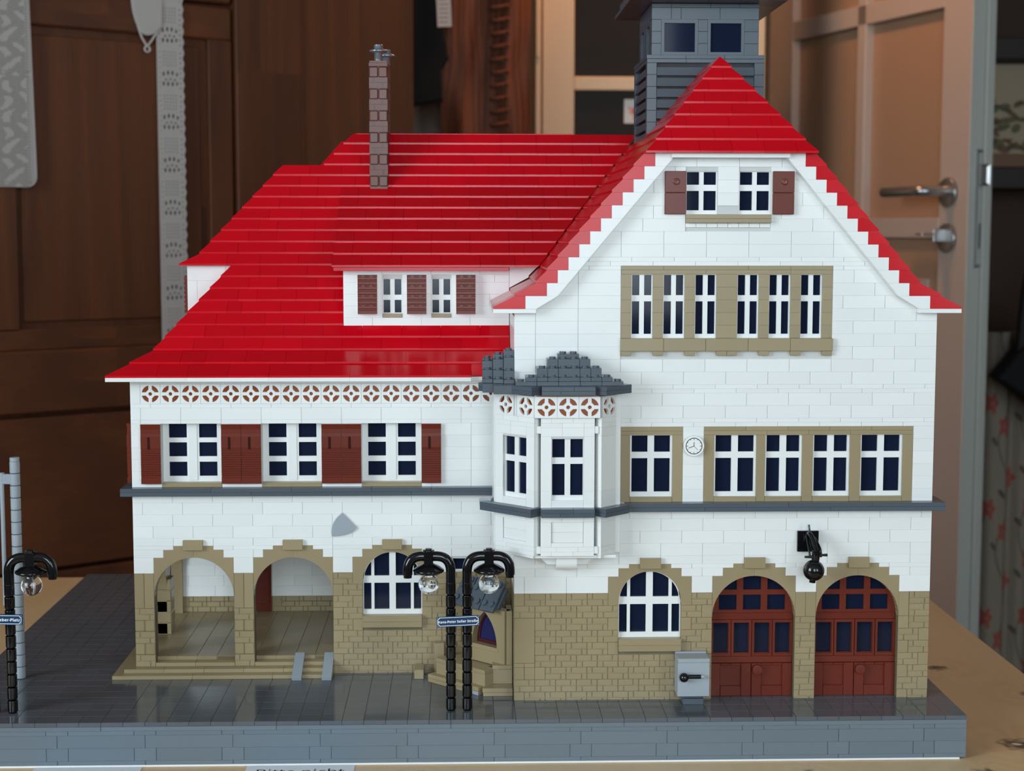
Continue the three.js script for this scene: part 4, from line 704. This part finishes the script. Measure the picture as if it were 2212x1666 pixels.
// ------------------------------------------------------------------ grey switch box, clock, wall lantern
{
  const t = thing('switch_cabinet', 'light grey toy switch cabinet with black lever beside garage door', 'cabinet', [136, 0, 11]);
  block(t, 'pedestal', DKGREY[2], 128, 144, 0, 4.6, 4, 15, 0.2); block(t, 'pedestal', DKGREY[1], 127.6, 143.6, 4.7, 8, 4, 14, 0.2);
  block(t, 'cabinet_body', LTGREY[2], 123.2, 147.4, 8, 34, 4, 21, 0.3); block(t, 'cabinet_top', LTGREY[1], 123.2, 147.4, 34.1, 37.2, 4, 21, 0.25); block(t, 'cabinet_back', LTGREY[0], 123.4, 147.2, 8, 38.2, 0.5, 4.1, 0.25);
  mesh(t, 'lever_hub', mm(new THREE.SphereGeometry(3.6, 20, 14)), BLACK[0], [127.6, 23.6, 24]); mesh(t, 'lever_bar', cyl(1.6, 12, 14), BLACK[0], [134.4, 23.9, 23], [0, 0, Math.PI / 2]); mesh(t, 'lever_tip', cyl(1.5, 3, 14), LTGREY[0], [141.4, 23.9, 23], [0, 0, Math.PI / 2]);
  block(t, 'lever_mount', LTGREY[1], 131, 139, 19.6, 27.4, 20.9, 21.2, 0.05);
}
{
  const t = thing('round_wall_clock', 'small round white toy clock with black dial marks between window frames', 'clock', [136, 196.8, 0]);
  mesh(t, 'clock_body', lathe([[0, 0], [7.9, 0], [7.9, 2.9], [7.6, 3.3], [0, 3.3]], 40).rotateX(Math.PI / 2), WHITE[1], [136, 196.8, 0.2]);
  const dial = tex(512, 512, (c, w) => { c.fillStyle = '#f1f1ee'; c.fillRect(0, 0, w, w); c.translate(w / 2, w / 2); c.strokeStyle = '#23262a'; c.lineWidth = 20; c.beginPath(); c.arc(0, 0, 206, 0, 7); c.stroke(); c.lineWidth = 13; for (let i = 0; i < 12; i++) { c.save(); c.rotate(i * Math.PI / 6); c.beginPath(); c.moveTo(0, -196); c.lineTo(0, i % 3 ? -172 : -152); c.stroke(); c.restore(); } const hand = (a, l, lw) => { c.save(); c.rotate(a); c.lineWidth = lw; c.beginPath(); c.moveTo(0, 12); c.lineTo(0, -l); c.stroke(); c.restore(); }; hand(0, 104, 16); hand(4.36, 150, 16); hand(2.36, 146, 9); });
  const g = new THREE.CircleGeometry(7.5 * K, 40); mesh(t, 'clock_dial', g, new THREE.MeshStandardMaterial({ map: dial, roughness: 0.3 }), [136, 196.8, 3.55]);
}
{
  const t = thing('hanging_wall_lantern', 'black toy lantern globe hanging from dragon-like bracket above garage doors', 'lantern', [224, 123, 0]);
  block(t, 'wall_plate', BLACK[0], 216.2, 232.4, 115.2, 131.2, 0.2, 3.2, 0.25);
  const tube = (pts, r, name) => mesh(t, name, mm(new THREE.TubeGeometry(new THREE.CatmullRomCurve3(pts.map((p) => new THREE.Vector3(...p))), 24, r, 10)), BLACK[0], [0, 0, 0].map((v, i) => [224, 123, 0][i]));
  const rel = (a) => a.map(([x, y, z]) => [x - 224, y - 123, z]);
  tube(rel([[222, 124, 3], [223, 129, 7], [224, 130, 11], [225.6, 126, 15], [226.4, 121, 18.5], [226.8, 119, 20]]), 1.9, 'bracket_arm');
  tube(rel([[223.6, 137, 8], [223.8, 133.5, 9], [224.2, 130, 10.5]]), 0.75, 'bracket_spike');
  for (const s of [-1, 1]) { tube(rel([[224 + 2.2 * s, 129, 8], [225 + 3.4 * s, 125.5, 13], [226.2 + 4.3 * s, 120, 17.5], [226.4 + 4.2 * s, 114.5, 20]]), 0.85, 'bracket_wing'); tube(rel([[225 + 1.4 * s, 127.4, 10], [226 + 2.2 * s, 123, 15], [226.6 + 2.4 * s, 119, 19]]), 0.7, 'bracket_wing'); mesh(t, 'cross_bar', cyl(1.15, 6, 12, 0.8), BLACK[0], [226.6 + 5.6 * s, 115.4 + 0.7 * s, 20.5], [0, 0, Math.PI / 2]); }
  mesh(t, 'lantern_neck', lathe([[0, 0], [2.9, 0], [3.3, 9.6], [2.6, 9.8], [2.3, 8.8], [0, 8.8]], 22), BLACK[0], [226.2, 110.2, 20], [0, 0, -0.08]);
  mesh(t, 'lantern_globe', mm(new THREE.SphereGeometry(8, 40, 28)), BLACK[0], [225.2, 104.3, 20]); mesh(t, 'globe_stud', cyl(2.4, 2, 16), BLACK[0], [224.4, 96, 20], [0, 0, -0.1]);
}

// ------------------------------------------------------------------ background: wardrobe with lace, timber post, glazed doors, hallway
const darkWood = woodTexture(512, [64, 31, 13], [116, 63, 29], { ring: 5, streak: 0.3, knots: [[0.3, 0.42, 0.03, 0], [0.75, 0.8, 0.025, 0]], knotTall: 1.6 });
const wardMat = [0, 1, 2].map((i) => { const t = darkWood.clone(); t.offset.set(i * 0.37, i * 0.21); t.repeat.set(3, 0.9); t.needsUpdate = true; return new THREE.MeshPhysicalMaterial({ map: t, roughness: 0.6, color: new THREE.Color().setRGB(0.9 + 0.05 * i, 0.9 + 0.05 * i, 0.9 + 0.05 * i) }); });
const wardSide = (() => { const t = darkWood.clone(); t.rotation = Math.PI / 2; t.repeat.set(0.9, 3); t.needsUpdate = true; return new THREE.MeshPhysicalMaterial({ map: t, roughness: 0.6 }); })();
{
  const base = [-112.1, -H * 1000, -1425.9], turn = Math.atan2(0.5931, 0.8051);
  const w = thing('wooden_wardrobe', 'large dark brown wooden wardrobe standing at an angle behind the toy building', 'wardrobe', base);
  w.rotation.y = turn; w.abs = [0, -H * 1000, 0];
  // local x runs along the front (0 at its right edge), z outwards
  const b = (n, m, x0, x1, y0, y1, z0, z1, c = 3) => block(w, n, m, x0, x1, y0, y1, z0, z1, c);
  b('carcass', wardMat[1], -1150, 0, -780, 1150, -480, -22, 3);
  b('stile', wardMat[0], -329, -217, 104, 1100, -22, 6, 1.5); b('stile', wardMat[2], -213, -4, 104, 1100, -22, 0, 1.5);
  b('stile', wardMat[2], -820, -716, 104, 1100, -22, 0, 1.5); b('door_edge_strip', wardMat[1], -217, -211, 104, 1100, -22, 3, 1);
  const d = b('wardrobe_door', wardMat[0], -710, -333, 104, 690, -21, -10, 3);
  block(d, 'door_rail', wardSide, -710, -333, 104, 192, -12, 0, 3); block(d, 'door_rail', wardSide, -710, -333, 192, 222, -12, -3, 3); block(d, 'door_rail', wardSide, -710, -333, 640, 688, -12, 0, 3);
  block(d, 'door_stile', wardMat[1], -372, -334, 222, 640, -12, 0, 1); block(d, 'door_stile', wardMat[2], -710, -668, 222, 640, -12, 0, 1);
  block(d, 'door_panel', wardMat[2], -660, -384, 232, 628, -12, -5, 6);
  b('upper_rail', wardSide, -820, -333, 694, 780, -22, 0, 3); b('upper_door', wardMat[1], -710, -333, 784, 1100, -22, -2, 3);
  b('drawer_front', wardSide, -900, -4, -118, 98, -22, 0, 1.5); b('drawer_front', wardSide, -900, -4, -400, -124, -22, 0, 1.5); b('plinth', wardMat[1], -1150, 0, -790, -404, -22, -6, 4);
  // lace pieces hanging on the wardrobe front
  const lace = std(srgb(190, 184, 180), 0.9), place = (t) => { t.rotation.y = turn; const c = Math.cos(turn), s = Math.sin(turn); return t; };
  const at = (u, y, o) => [base[0] + u * Math.cos(turn) + o * Math.sin(turn), y, base[2] - u * Math.sin(turn) + o * Math.cos(turn)];
  const hang = (name, label, u, y, geo, mat, part) => { const t = thing(name, label, 'lace', at(u, y, 4)); t.rotation.y = turn; t.abs = [0, 0, 0]; const m = mesh(t, part, geo, mat); return t; };
  const strip = [], nU = 12, P = 62; { const out = [[0, 0]]; const right = []; for (let i = 0; i <= nU * 8; i++) right.push([41 + (i % 2 ? 2.2 : -0.6), i * P / 8]); out.push(...right, [0, nU * P]); const holes = [];
    for (let i = 0; i < nU; i++) { const y = i * P + 3; for (const [x, yy, a, h] of [[10, 4, 1.9, 7], [17, 4, 1.9, 7], [24, 4, 1.9, 7], [31, 5, 1.7, 6], [13.5, 11, 1.7, 3], [20.5, 12, 1.7, 3], [27.5, 11, 1.7, 3], [10, 18, 1.9, 7], [17, 20, 1.9, 7], [24, 20, 1.9, 7], [31, 18, 1.7, 6]]) { const e = []; for (let k = 0; k < 8; k++) e.push([x + a * Math.cos(-k * 0.7854), y + yy + h / 2 * Math.sin(-k * 0.7854) + h / 4]); holes.push(e); }
      for (let k = 0; k < 5; k++) for (let j = 0; j < 5; j++) { const x = 10.5 + j * 4.6, yy = y + 32 + k * 4.8; holes.push([[x, yy + 1.9], [x + 0.9, yy], [x, yy - 1.9], [x - 0.9, yy]]); } for (let k = 0; k < 8; k++) { const yy = y + k * 7.2; holes.push([[36.6, yy + 1.6], [37.8, yy], [36.6, yy - 1.6], [35.4, yy]], [[4.6, yy + 1.4], [5.5, yy], [4.6, yy - 1.4], [3.7, yy]]); } }
    hang('lace_ribbon', 'long white crochet lace ribbon hanging on the wardrobe front', -457, 190, extrude(out, 1.6, holes), lace, 'ribbon'); }
  const doilyTex = tex(1024, 1024, (c, W) => { c.fillStyle = '#b9b4b0'; c.fillRect(0, 0, W, W); c.fillStyle = '#6f675f'; for (let i = 0; i < 46; i++) for (let j = 0; j < 64; j++) { const f = Math.sin(i * 0.55 + Math.sin(j * 0.33) * 2.2) * Math.cos(j * 0.36 + i * 0.12); if (f < 0.28) c.fillRect(i * 20 + 4, j * 16 + 4, 13, 10); } for (let j = 0; j < 40; j++) c.fillRect(926, j * 26 + 5, 26, 10); c.strokeStyle = '#8a8a86'; c.lineWidth = 6; c.strokeRect(-20, -20, 992, 1004); });
  { const s = new THREE.Shape(); s.moveTo(-120, 0); s.lineTo(-14, 0); s.quadraticCurveTo(2, 0, 2, 16); s.lineTo(-3, 280); s.lineTo(-120, 280); s.closePath(); const g = new THREE.ExtrudeGeometry(s, { depth: 2, bevelEnabled: true, bevelSize: 1, bevelThickness: 0.6, bevelSegments: 2 }); const po = g.attributes.position, uv = g.attributes.uv; for (let i = 0; i < po.count; i++) uv.setXY(i, (po.getX(i) + 120) / 123, po.getY(i) / 150); mm(g);
    hang('crochet_hanging', 'grey white filet crochet panel with rounded corner at upper left', -643, 419, g, [new THREE.MeshStandardMaterial({ map: doilyTex, roughness: 0.9 }), lace], 'panel'); }
  { const s = new THREE.Shape(); s.moveTo(-6, 26); s.bezierCurveTo(-22, 44, -24, 70, -22, 130); s.lineTo(24, 130); s.lineTo(22, 40); s.quadraticCurveTo(8, 20, -6, 26); for (const [x, y, r] of [[-12, 62, 5], [2, 70, 5.5], [-4, 46, 5], [7, 90, 5.2], [-12, 88, 5], [9, 52, 4.4]]) { const h = new THREE.Path(); h.absarc(x, y, r, 0, 6.283, true); s.holes.push(h); } const g = mm(new THREE.ExtrudeGeometry(s, { depth: 3, bevelEnabled: true, bevelSize: 1.4, bevelThickness: 1.2, bevelSegments: 2 }));
    const t = hang('crochet_pendant', 'small white crochet ornament with a ring loop beside the lace ribbon', -472, 614, g, lace, 'ornament');
    mesh(t, 'loop', mm(new THREE.TorusGeometry(4, 1.6, 8, 20)), lace, [0, 4, 2]); for (const p of [[[0, 8, 2], [-8, 20, 2], [-14, 36, 2]], [[0, 8, 2], [8, 18, 2], [18, 34, 2]]]) mesh(t, 'cord', mm(new THREE.TubeGeometry(new THREE.CatmullRomCurve3(p.map((q) => new THREE.Vector3(...q))), 12, 1.7, 8)), lace); }
}
// back wall with a timber post, a glazed door frame and a black coat
const cream = std(srgb(228, 194, 158), 0.55), glassDark = std(srgb(44, 36, 30), 0.3, { specularIntensity: 0.12 });
shell('wall_back', bx(5.0, 2.6, 0.2), wallMat, [0.3, 1.3, -2.95]);
{
  const z = -1900;
  const post = thing('timber_post', 'old rough hewn reddish brown timber post with carved notches', 'post', [7, -H * 1000, z]);
  const bark = (() => { const t = woodTexture(512, [40, 18, 11], [128, 68, 38], { ring: 4, streak: 0.6, fine: 0.6 }); t.repeat.set(5, 1.4); return new THREE.MeshPhysicalMaterial({ map: t, roughness: 0.7 }); })();
  const g = new THREE.BoxGeometry(172, 2600, 120, 14, 90, 4), po = g.attributes.position, uv = g.attributes.uv;
  for (let i = 0; i < po.count; i++) { const x = po.getX(i), y = po.getY(i), zz = po.getZ(i), n = noise(x * 0.045 + 3, y * 0.006), m = noise(x * 0.1, y * 0.02 + 9); po.setX(i, x + (noise(y * 0.012, 5) - 0.5) * 9 * Math.sign(x)); if (zz > 0) po.setZ(i, zz + (n - 0.5) * 36 + (m - 0.5) * 10 - Math.max(0, Math.abs(x) - 60) * 0.6); uv.setXY(i, x / 420, y / 900); }
  mm(g); g.computeVertexNormals(); mesh(post, 'trunk', g, bark, [7, 500, z]);
  for (let i = 0; i < 13; i++) mesh(post, 'notch', cbox(34, 7, 10, 2.5), bark, [34 + rr(-2, 2), 560 + i * 24, z + 66], [0.3, 0, 0.16]);
  const fr = thing('glazed_door', 'cream painted glazed door with dark panes behind the tower', 'door', [330, -H * 1000, z]);
  const f = (n, m, x0, x1, y0, y1, z0, z1, c = 2) => block(fr, n, m, x0, x1, y0, y1, z0, z1, c);
  f('door_frame', cream, 103, 114, -790, 1700, z - 40, z + 8); f('door_stile', cream, 117, 178, -790, 1700, z - 30, z + 4); f('door_stile', cream, 480, 545, -790, 1700, z - 30, z + 4);
  f('door_rail', cream, 178, 480, 629, 655, z - 30, z - 2); f('door_rail', cream, 178, 480, 1000, 1030, z - 30, z - 2); f('door_rail', cream, 178, 480, 270, 296, z - 30, z - 2); f('door_rail', cream, 178, 480, -790, -560, z - 30, z - 2);
  for (const [a, b] of [[655, 1000], [296, 629], [-560, 270]]) f('pane', glassDark, 178, 480, a, b, z - 22, z - 16, 0.5);
  f('latch', cream, 104, 112, 690, 800, z + 8, z + 14, 2);
  const st = thing('pane_sticker', 'small pale sticker with red starburst on dark glass pane', 'sticker', [300, 590, z - 15]);
  const burst = tex(256, 256, (c, w) => { c.fillStyle = '#d8cfc6'; c.fillRect(0, 0, w, w); c.strokeStyle = '#c8402c'; c.lineWidth = 14; c.translate(w / 2, w / 2); for (let i = 0; i < 11; i++) { c.rotate(0.571); c.beginPath(); c.moveTo(0, 10); c.lineTo(0, -60 - (i % 3) * 18); c.stroke(); } });
  mesh(st, 'sticker_face', new THREE.BoxGeometry(0.046, 0.046, 0.001), new THREE.MeshStandardMaterial({ map: burst, roughness: 0.6 }), [299, 590, z - 15]);
  // coat and paper tag
  const coat = thing('black_coat', 'black cloth garment hanging beside the wardrobe edge', 'coat', [-100, 600, -1780]);
  const cs = new THREE.Shape(); cs.moveTo(-40, 0); cs.lineTo(14, 10); cs.lineTo(12, 64); cs.lineTo(24, 84); cs.bezierCurveTo(16, 150, 10, 190, -10, 260); cs.lineTo(-40, 320); cs.closePath();
  mesh(coat, 'cloth', mm(new THREE.ExtrudeGeometry(cs, { depth: 30, bevelEnabled: true, bevelSize: 5, bevelThickness: 6, bevelSegments: 3, curveSegments: 10 })), std([0.006, 0.006, 0.007], 0.95), [-91, 592, -1795]);
  const tag = thing('paper_tag', 'white paper tag with printed lines hanging by timber post', 'tag', [-72, 770, -1760]);
  const tt = tex(256, 512, (c, w, h) => { c.fillStyle = '#d9d0cc'; c.fillRect(0, 0, w, h); c.fillStyle = '#8b8380'; for (let i = 0; i < 14; i++) c.fillRect(40, 30 + i * 34, 120 + (i * 53) % 60, 7); });
  mesh(tag, 'tag_card', new THREE.BoxGeometry(0.026, 0.12, 0.0012), new THREE.MeshStandardMaterial({ map: tt, roughness: 0.8 }), [-71, 788, -1750], [0, 0, 0.04]);
  const wl = shell('wall_niche', bx(0.2, 2.6, 0.05), std(srgb(150, 140, 128), 0.9), [-0.12, 1.3, -2.02]); wl.name = 'wall_niche';
}
// open white door at the right
{
  const P0 = [866.6, -H * 1000, -1646.2], ex = [-0.3087, -0.9512], turn = Math.atan2(-ex[1], ex[0]);   // local +x runs away along the leaf
  const doorMat = std(srgb(194, 172, 158), 0.5), paneMat = std(srgb(180, 142, 114), 0.4), edgeMat = std(srgb(170, 172, 166), 0.5);  // white door: warm lamp tint mixed into leaf and panes, cool daylight into edge
  const d = thing('open_panel_door', 'white glazed panel door standing open at the right with metal handle', 'door', P0);
  d.rotation.y = turn; d.abs = [0, -H * 1000, 0];
  // local z: which way faces the room? x' = (ex, 0, ez); z' = x' cross y'
  const b = (n, m, x0, x1, y0, y1, z0, z1, c = 1.5) => block(d, n, m, x0, x1, y0, y1, z0, z1, c);
  const S = 1;                                  // leaf thickness lies on the side away from the room
  const slab = (n, m, x0, x1, y0, y1, a = 0, t = 44) => b(n, m, x0, x1, y0, y1, Math.min(S * a, S * t), Math.max(S * a, S * t));
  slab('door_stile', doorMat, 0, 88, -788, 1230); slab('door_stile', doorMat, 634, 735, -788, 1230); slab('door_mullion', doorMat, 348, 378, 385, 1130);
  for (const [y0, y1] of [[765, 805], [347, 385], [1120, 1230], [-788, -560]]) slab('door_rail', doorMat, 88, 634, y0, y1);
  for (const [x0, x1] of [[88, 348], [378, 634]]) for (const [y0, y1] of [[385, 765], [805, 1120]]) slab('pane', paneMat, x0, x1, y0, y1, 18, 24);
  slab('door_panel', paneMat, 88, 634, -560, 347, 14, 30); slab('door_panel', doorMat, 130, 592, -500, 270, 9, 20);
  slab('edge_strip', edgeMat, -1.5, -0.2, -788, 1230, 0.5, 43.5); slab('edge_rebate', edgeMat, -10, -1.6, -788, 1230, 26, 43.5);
  const steel = std(srgb(176, 176, 176), 0.28, { metalness: 0.9 }), F = -S;
  for (const y of [430, 347]) mesh(d, 'rosette', lathe([[0, 0], [27, 0], [27, 5], [25, 7], [0, 7]], 32).rotateX(F * Math.PI / 2), steel, [58, y, 0]);
  { const c = new THREE.CurvePath(), V = (x, z) => new THREE.Vector3(x, 0, F * z); c.add(new THREE.LineCurve3(V(0, 4), V(0, 44))); c.add(new THREE.QuadraticBezierCurve3(V(0, 44), V(0, 60), V(16, 60))); c.add(new THREE.LineCurve3(V(16, 60), V(118, 60))); mesh(d, 'handle', mm(new THREE.TubeGeometry(c, 40, 10, 14)), steel, [58, 432, 0]); mesh(d, 'handle_tip', mm(new THREE.SphereGeometry(10, 16, 12)), steel, [176, 432, F * 60]); }
  mesh(d, 'key', cbox(3, 22, 30, 1), steel, [58, 352, F * 16]); mesh(d, 'key_bow', cbox(22, 4, 26, 1.2), steel, [66, 354, F * 44]);
  b('latch_bolt', steel, -12, 0, 445, 475, S * 34, S * 16, 1); b('dead_bolt', DARK, -2, -0.6, 330, 372, S * 30, S * 24, 0.4);
  b('lock_plate', steel, -1.2, -0.4, 300, 500, S * 40, S * 14, 0.2);
}
// things in the doorway beyond
{
  const fabric = (() => { const t = tex(1024, 1024, (c, W) => { c.fillStyle = '#8d8274'; c.fillRect(0, 0, W, W); for (let i = 0; i < 5; i++) { c.strokeStyle = '#4d4a44'; c.lineWidth = 7; c.beginPath(); const x = 110 + i * 200; c.moveTo(x, 1024); for (let y = 1024; y >= 0; y -= 30) c.lineTo(x + Math.sin(y * 0.012 + i) * 55, y); c.stroke(); for (let k = 0; k < 4; k++) { const y = 130 + k * 250 + (i % 2) * 110, cx = x + Math.sin(y * 0.012 + i) * 55 + 30; c.fillStyle = '#9a5148'; for (let p = 0; p < 5; p++) { c.beginPath(); c.ellipse(cx + 30 * Math.cos(p * 1.257), y + 30 * Math.sin(p * 1.257), 24, 17, p * 1.257, 0, 7); c.fill(); } c.fillStyle = '#5c5148'; c.beginPath(); c.ellipse(cx - 80, y + 70, 34, 14, 0.6, 0, 7); c.fill(); } } }); t.repeat.set(1.6, 2.2); return new THREE.MeshStandardMaterial({ map: t, roughness: 0.95, side: THREE.DoubleSide }); })();
  const t = thing('floral_curtain', 'beige curtain printed with red flowers and dark tendrils behind open door', 'curtain', [1180, -H * 1000, -1950]);
  const g = new THREE.BoxGeometry(420, 960, 6, 60, 10, 1), po = g.attributes.position; for (let i = 0; i < po.count; i++) { const x = po.getX(i); po.setZ(i, po.getZ(i) + 16 * Math.sin(x * 0.075) + 8 * Math.sin(x * 0.19 + 1)); } mm(g); g.computeVertexNormals();
  mesh(t, 'cloth', g, fabric, [1180, -320, -1950]);
  const bag = thing('black_bag', 'black bag with looped strap hanging in the doorway at right', 'bag', [1080, 120, -1850]);
  const bs = new THREE.Shape(); bs.moveTo(-62, -30); bs.lineTo(-20, 22); bs.lineTo(60, 110); bs.lineTo(140, 120); bs.lineTo(140, -170); bs.lineTo(20, -90); bs.lineTo(-30, -50); bs.closePath();
  mesh(bag, 'bag_body', mm(new THREE.ExtrudeGeometry(bs, { depth: 50, bevelEnabled: true, bevelSize: 8, bevelThickness: 8, bevelSegments: 3 })), std([0.005, 0.005, 0.006], 0.9), [1065, 110, -1880]);
  mesh(bag, 'strap', mm(new THREE.TubeGeometry(new THREE.CatmullRomCurve3([[0, -10, 0], [4, 90, 4], [16, 180, 8], [40, 215, 10], [66, 190, 8], [72, 90, 2]].map((p) => new THREE.Vector3(...p))), 40, 11, 12)), std(srgb(26, 22, 20), 0.7), [1040, 110, -1845]);
  const shl = thing('wall_shelf', 'dark wooden shelf rack with framed print beyond the open door', 'shelf', [1180, 600, -2150]);
  for (const y of [735, 470]) block(shl, 'shelf_board', std(srgb(34, 24, 18), 0.6), 1020, 1400, y - 22, y + 22, -2250, -2100, 2);
  block(shl, 'shelf_ledge', std(srgb(120, 84, 62), 0.6), 1020, 1400, 492, 520, -2240, -2110, 2);
  block(shl, 'back_panel', std(srgb(60, 36, 22), 0.7), 1000, 1420, -100, 1100, -2275, -2252, 2);
  const pr = thing('framed_print', 'sepia print of dark foliage standing on the shelf', 'picture', [1180, 620, -2180]);
  const sep = tex(256, 256, (c, w) => { c.fillStyle = '#a8977c'; c.fillRect(0, 0, w, w); for (let i = 0; i < 160; i++) { c.fillStyle = `rgba(${50 + rnd() * 40},${36 + rnd() * 30},24,0.7)`; c.beginPath(); c.ellipse(rnd() * w, 90 + rnd() * 150, 6 + rnd() * 12, 4 + rnd() * 9, rnd() * 3, 0, 7); c.fill(); } });
  mesh(pr, 'print_face', new THREE.BoxGeometry(0.34, 0.19, 0.006), new THREE.MeshStandardMaterial({ map: sep, roughness: 0.6 }), [1190, 615, -2170]);
  block(pr, 'print_frame', std(srgb(40, 28, 20), 0.6), 1015, 1365, 518, 714, -2186, -2174, 1);
}
// pendant lamp of the room behind, just above the picture
{
  const t = thing('pendant_lamp', 'warm glowing round pendant lamp above the table end', 'lamp', [300, 1500, -1640]);
  const bulb = new THREE.MeshStandardMaterial({ color: 0xfff0dd, emissive: WARM, emissiveIntensity: 3 });
  mesh(t, 'bulb', mm(new THREE.SphereGeometry(60, 24, 16)), bulb, [300, 1400, -1640]);
  mesh(t, 'cord', cyl(4, 300, 8), DARK, [300, 1670, -1640]);
  mesh(t, 'added_lamp_shade', lathe([[150, 0], [146, 0], [30, 110], [0, 112], [0, 116], [34, 114]], 36), std(srgb(120, 100, 80), 0.8), [300, 1406, -1640]);  // opaque cone added out of view to keep lamp light off the ceiling
  const l = new THREE.PointLight(WARM, 1.25, 0, 2); l.castShadow = true; l.shadow.radius = 3; l.position.set(0, -0.1, 0); t.add(l);
}
renderer.render(scene, camera);
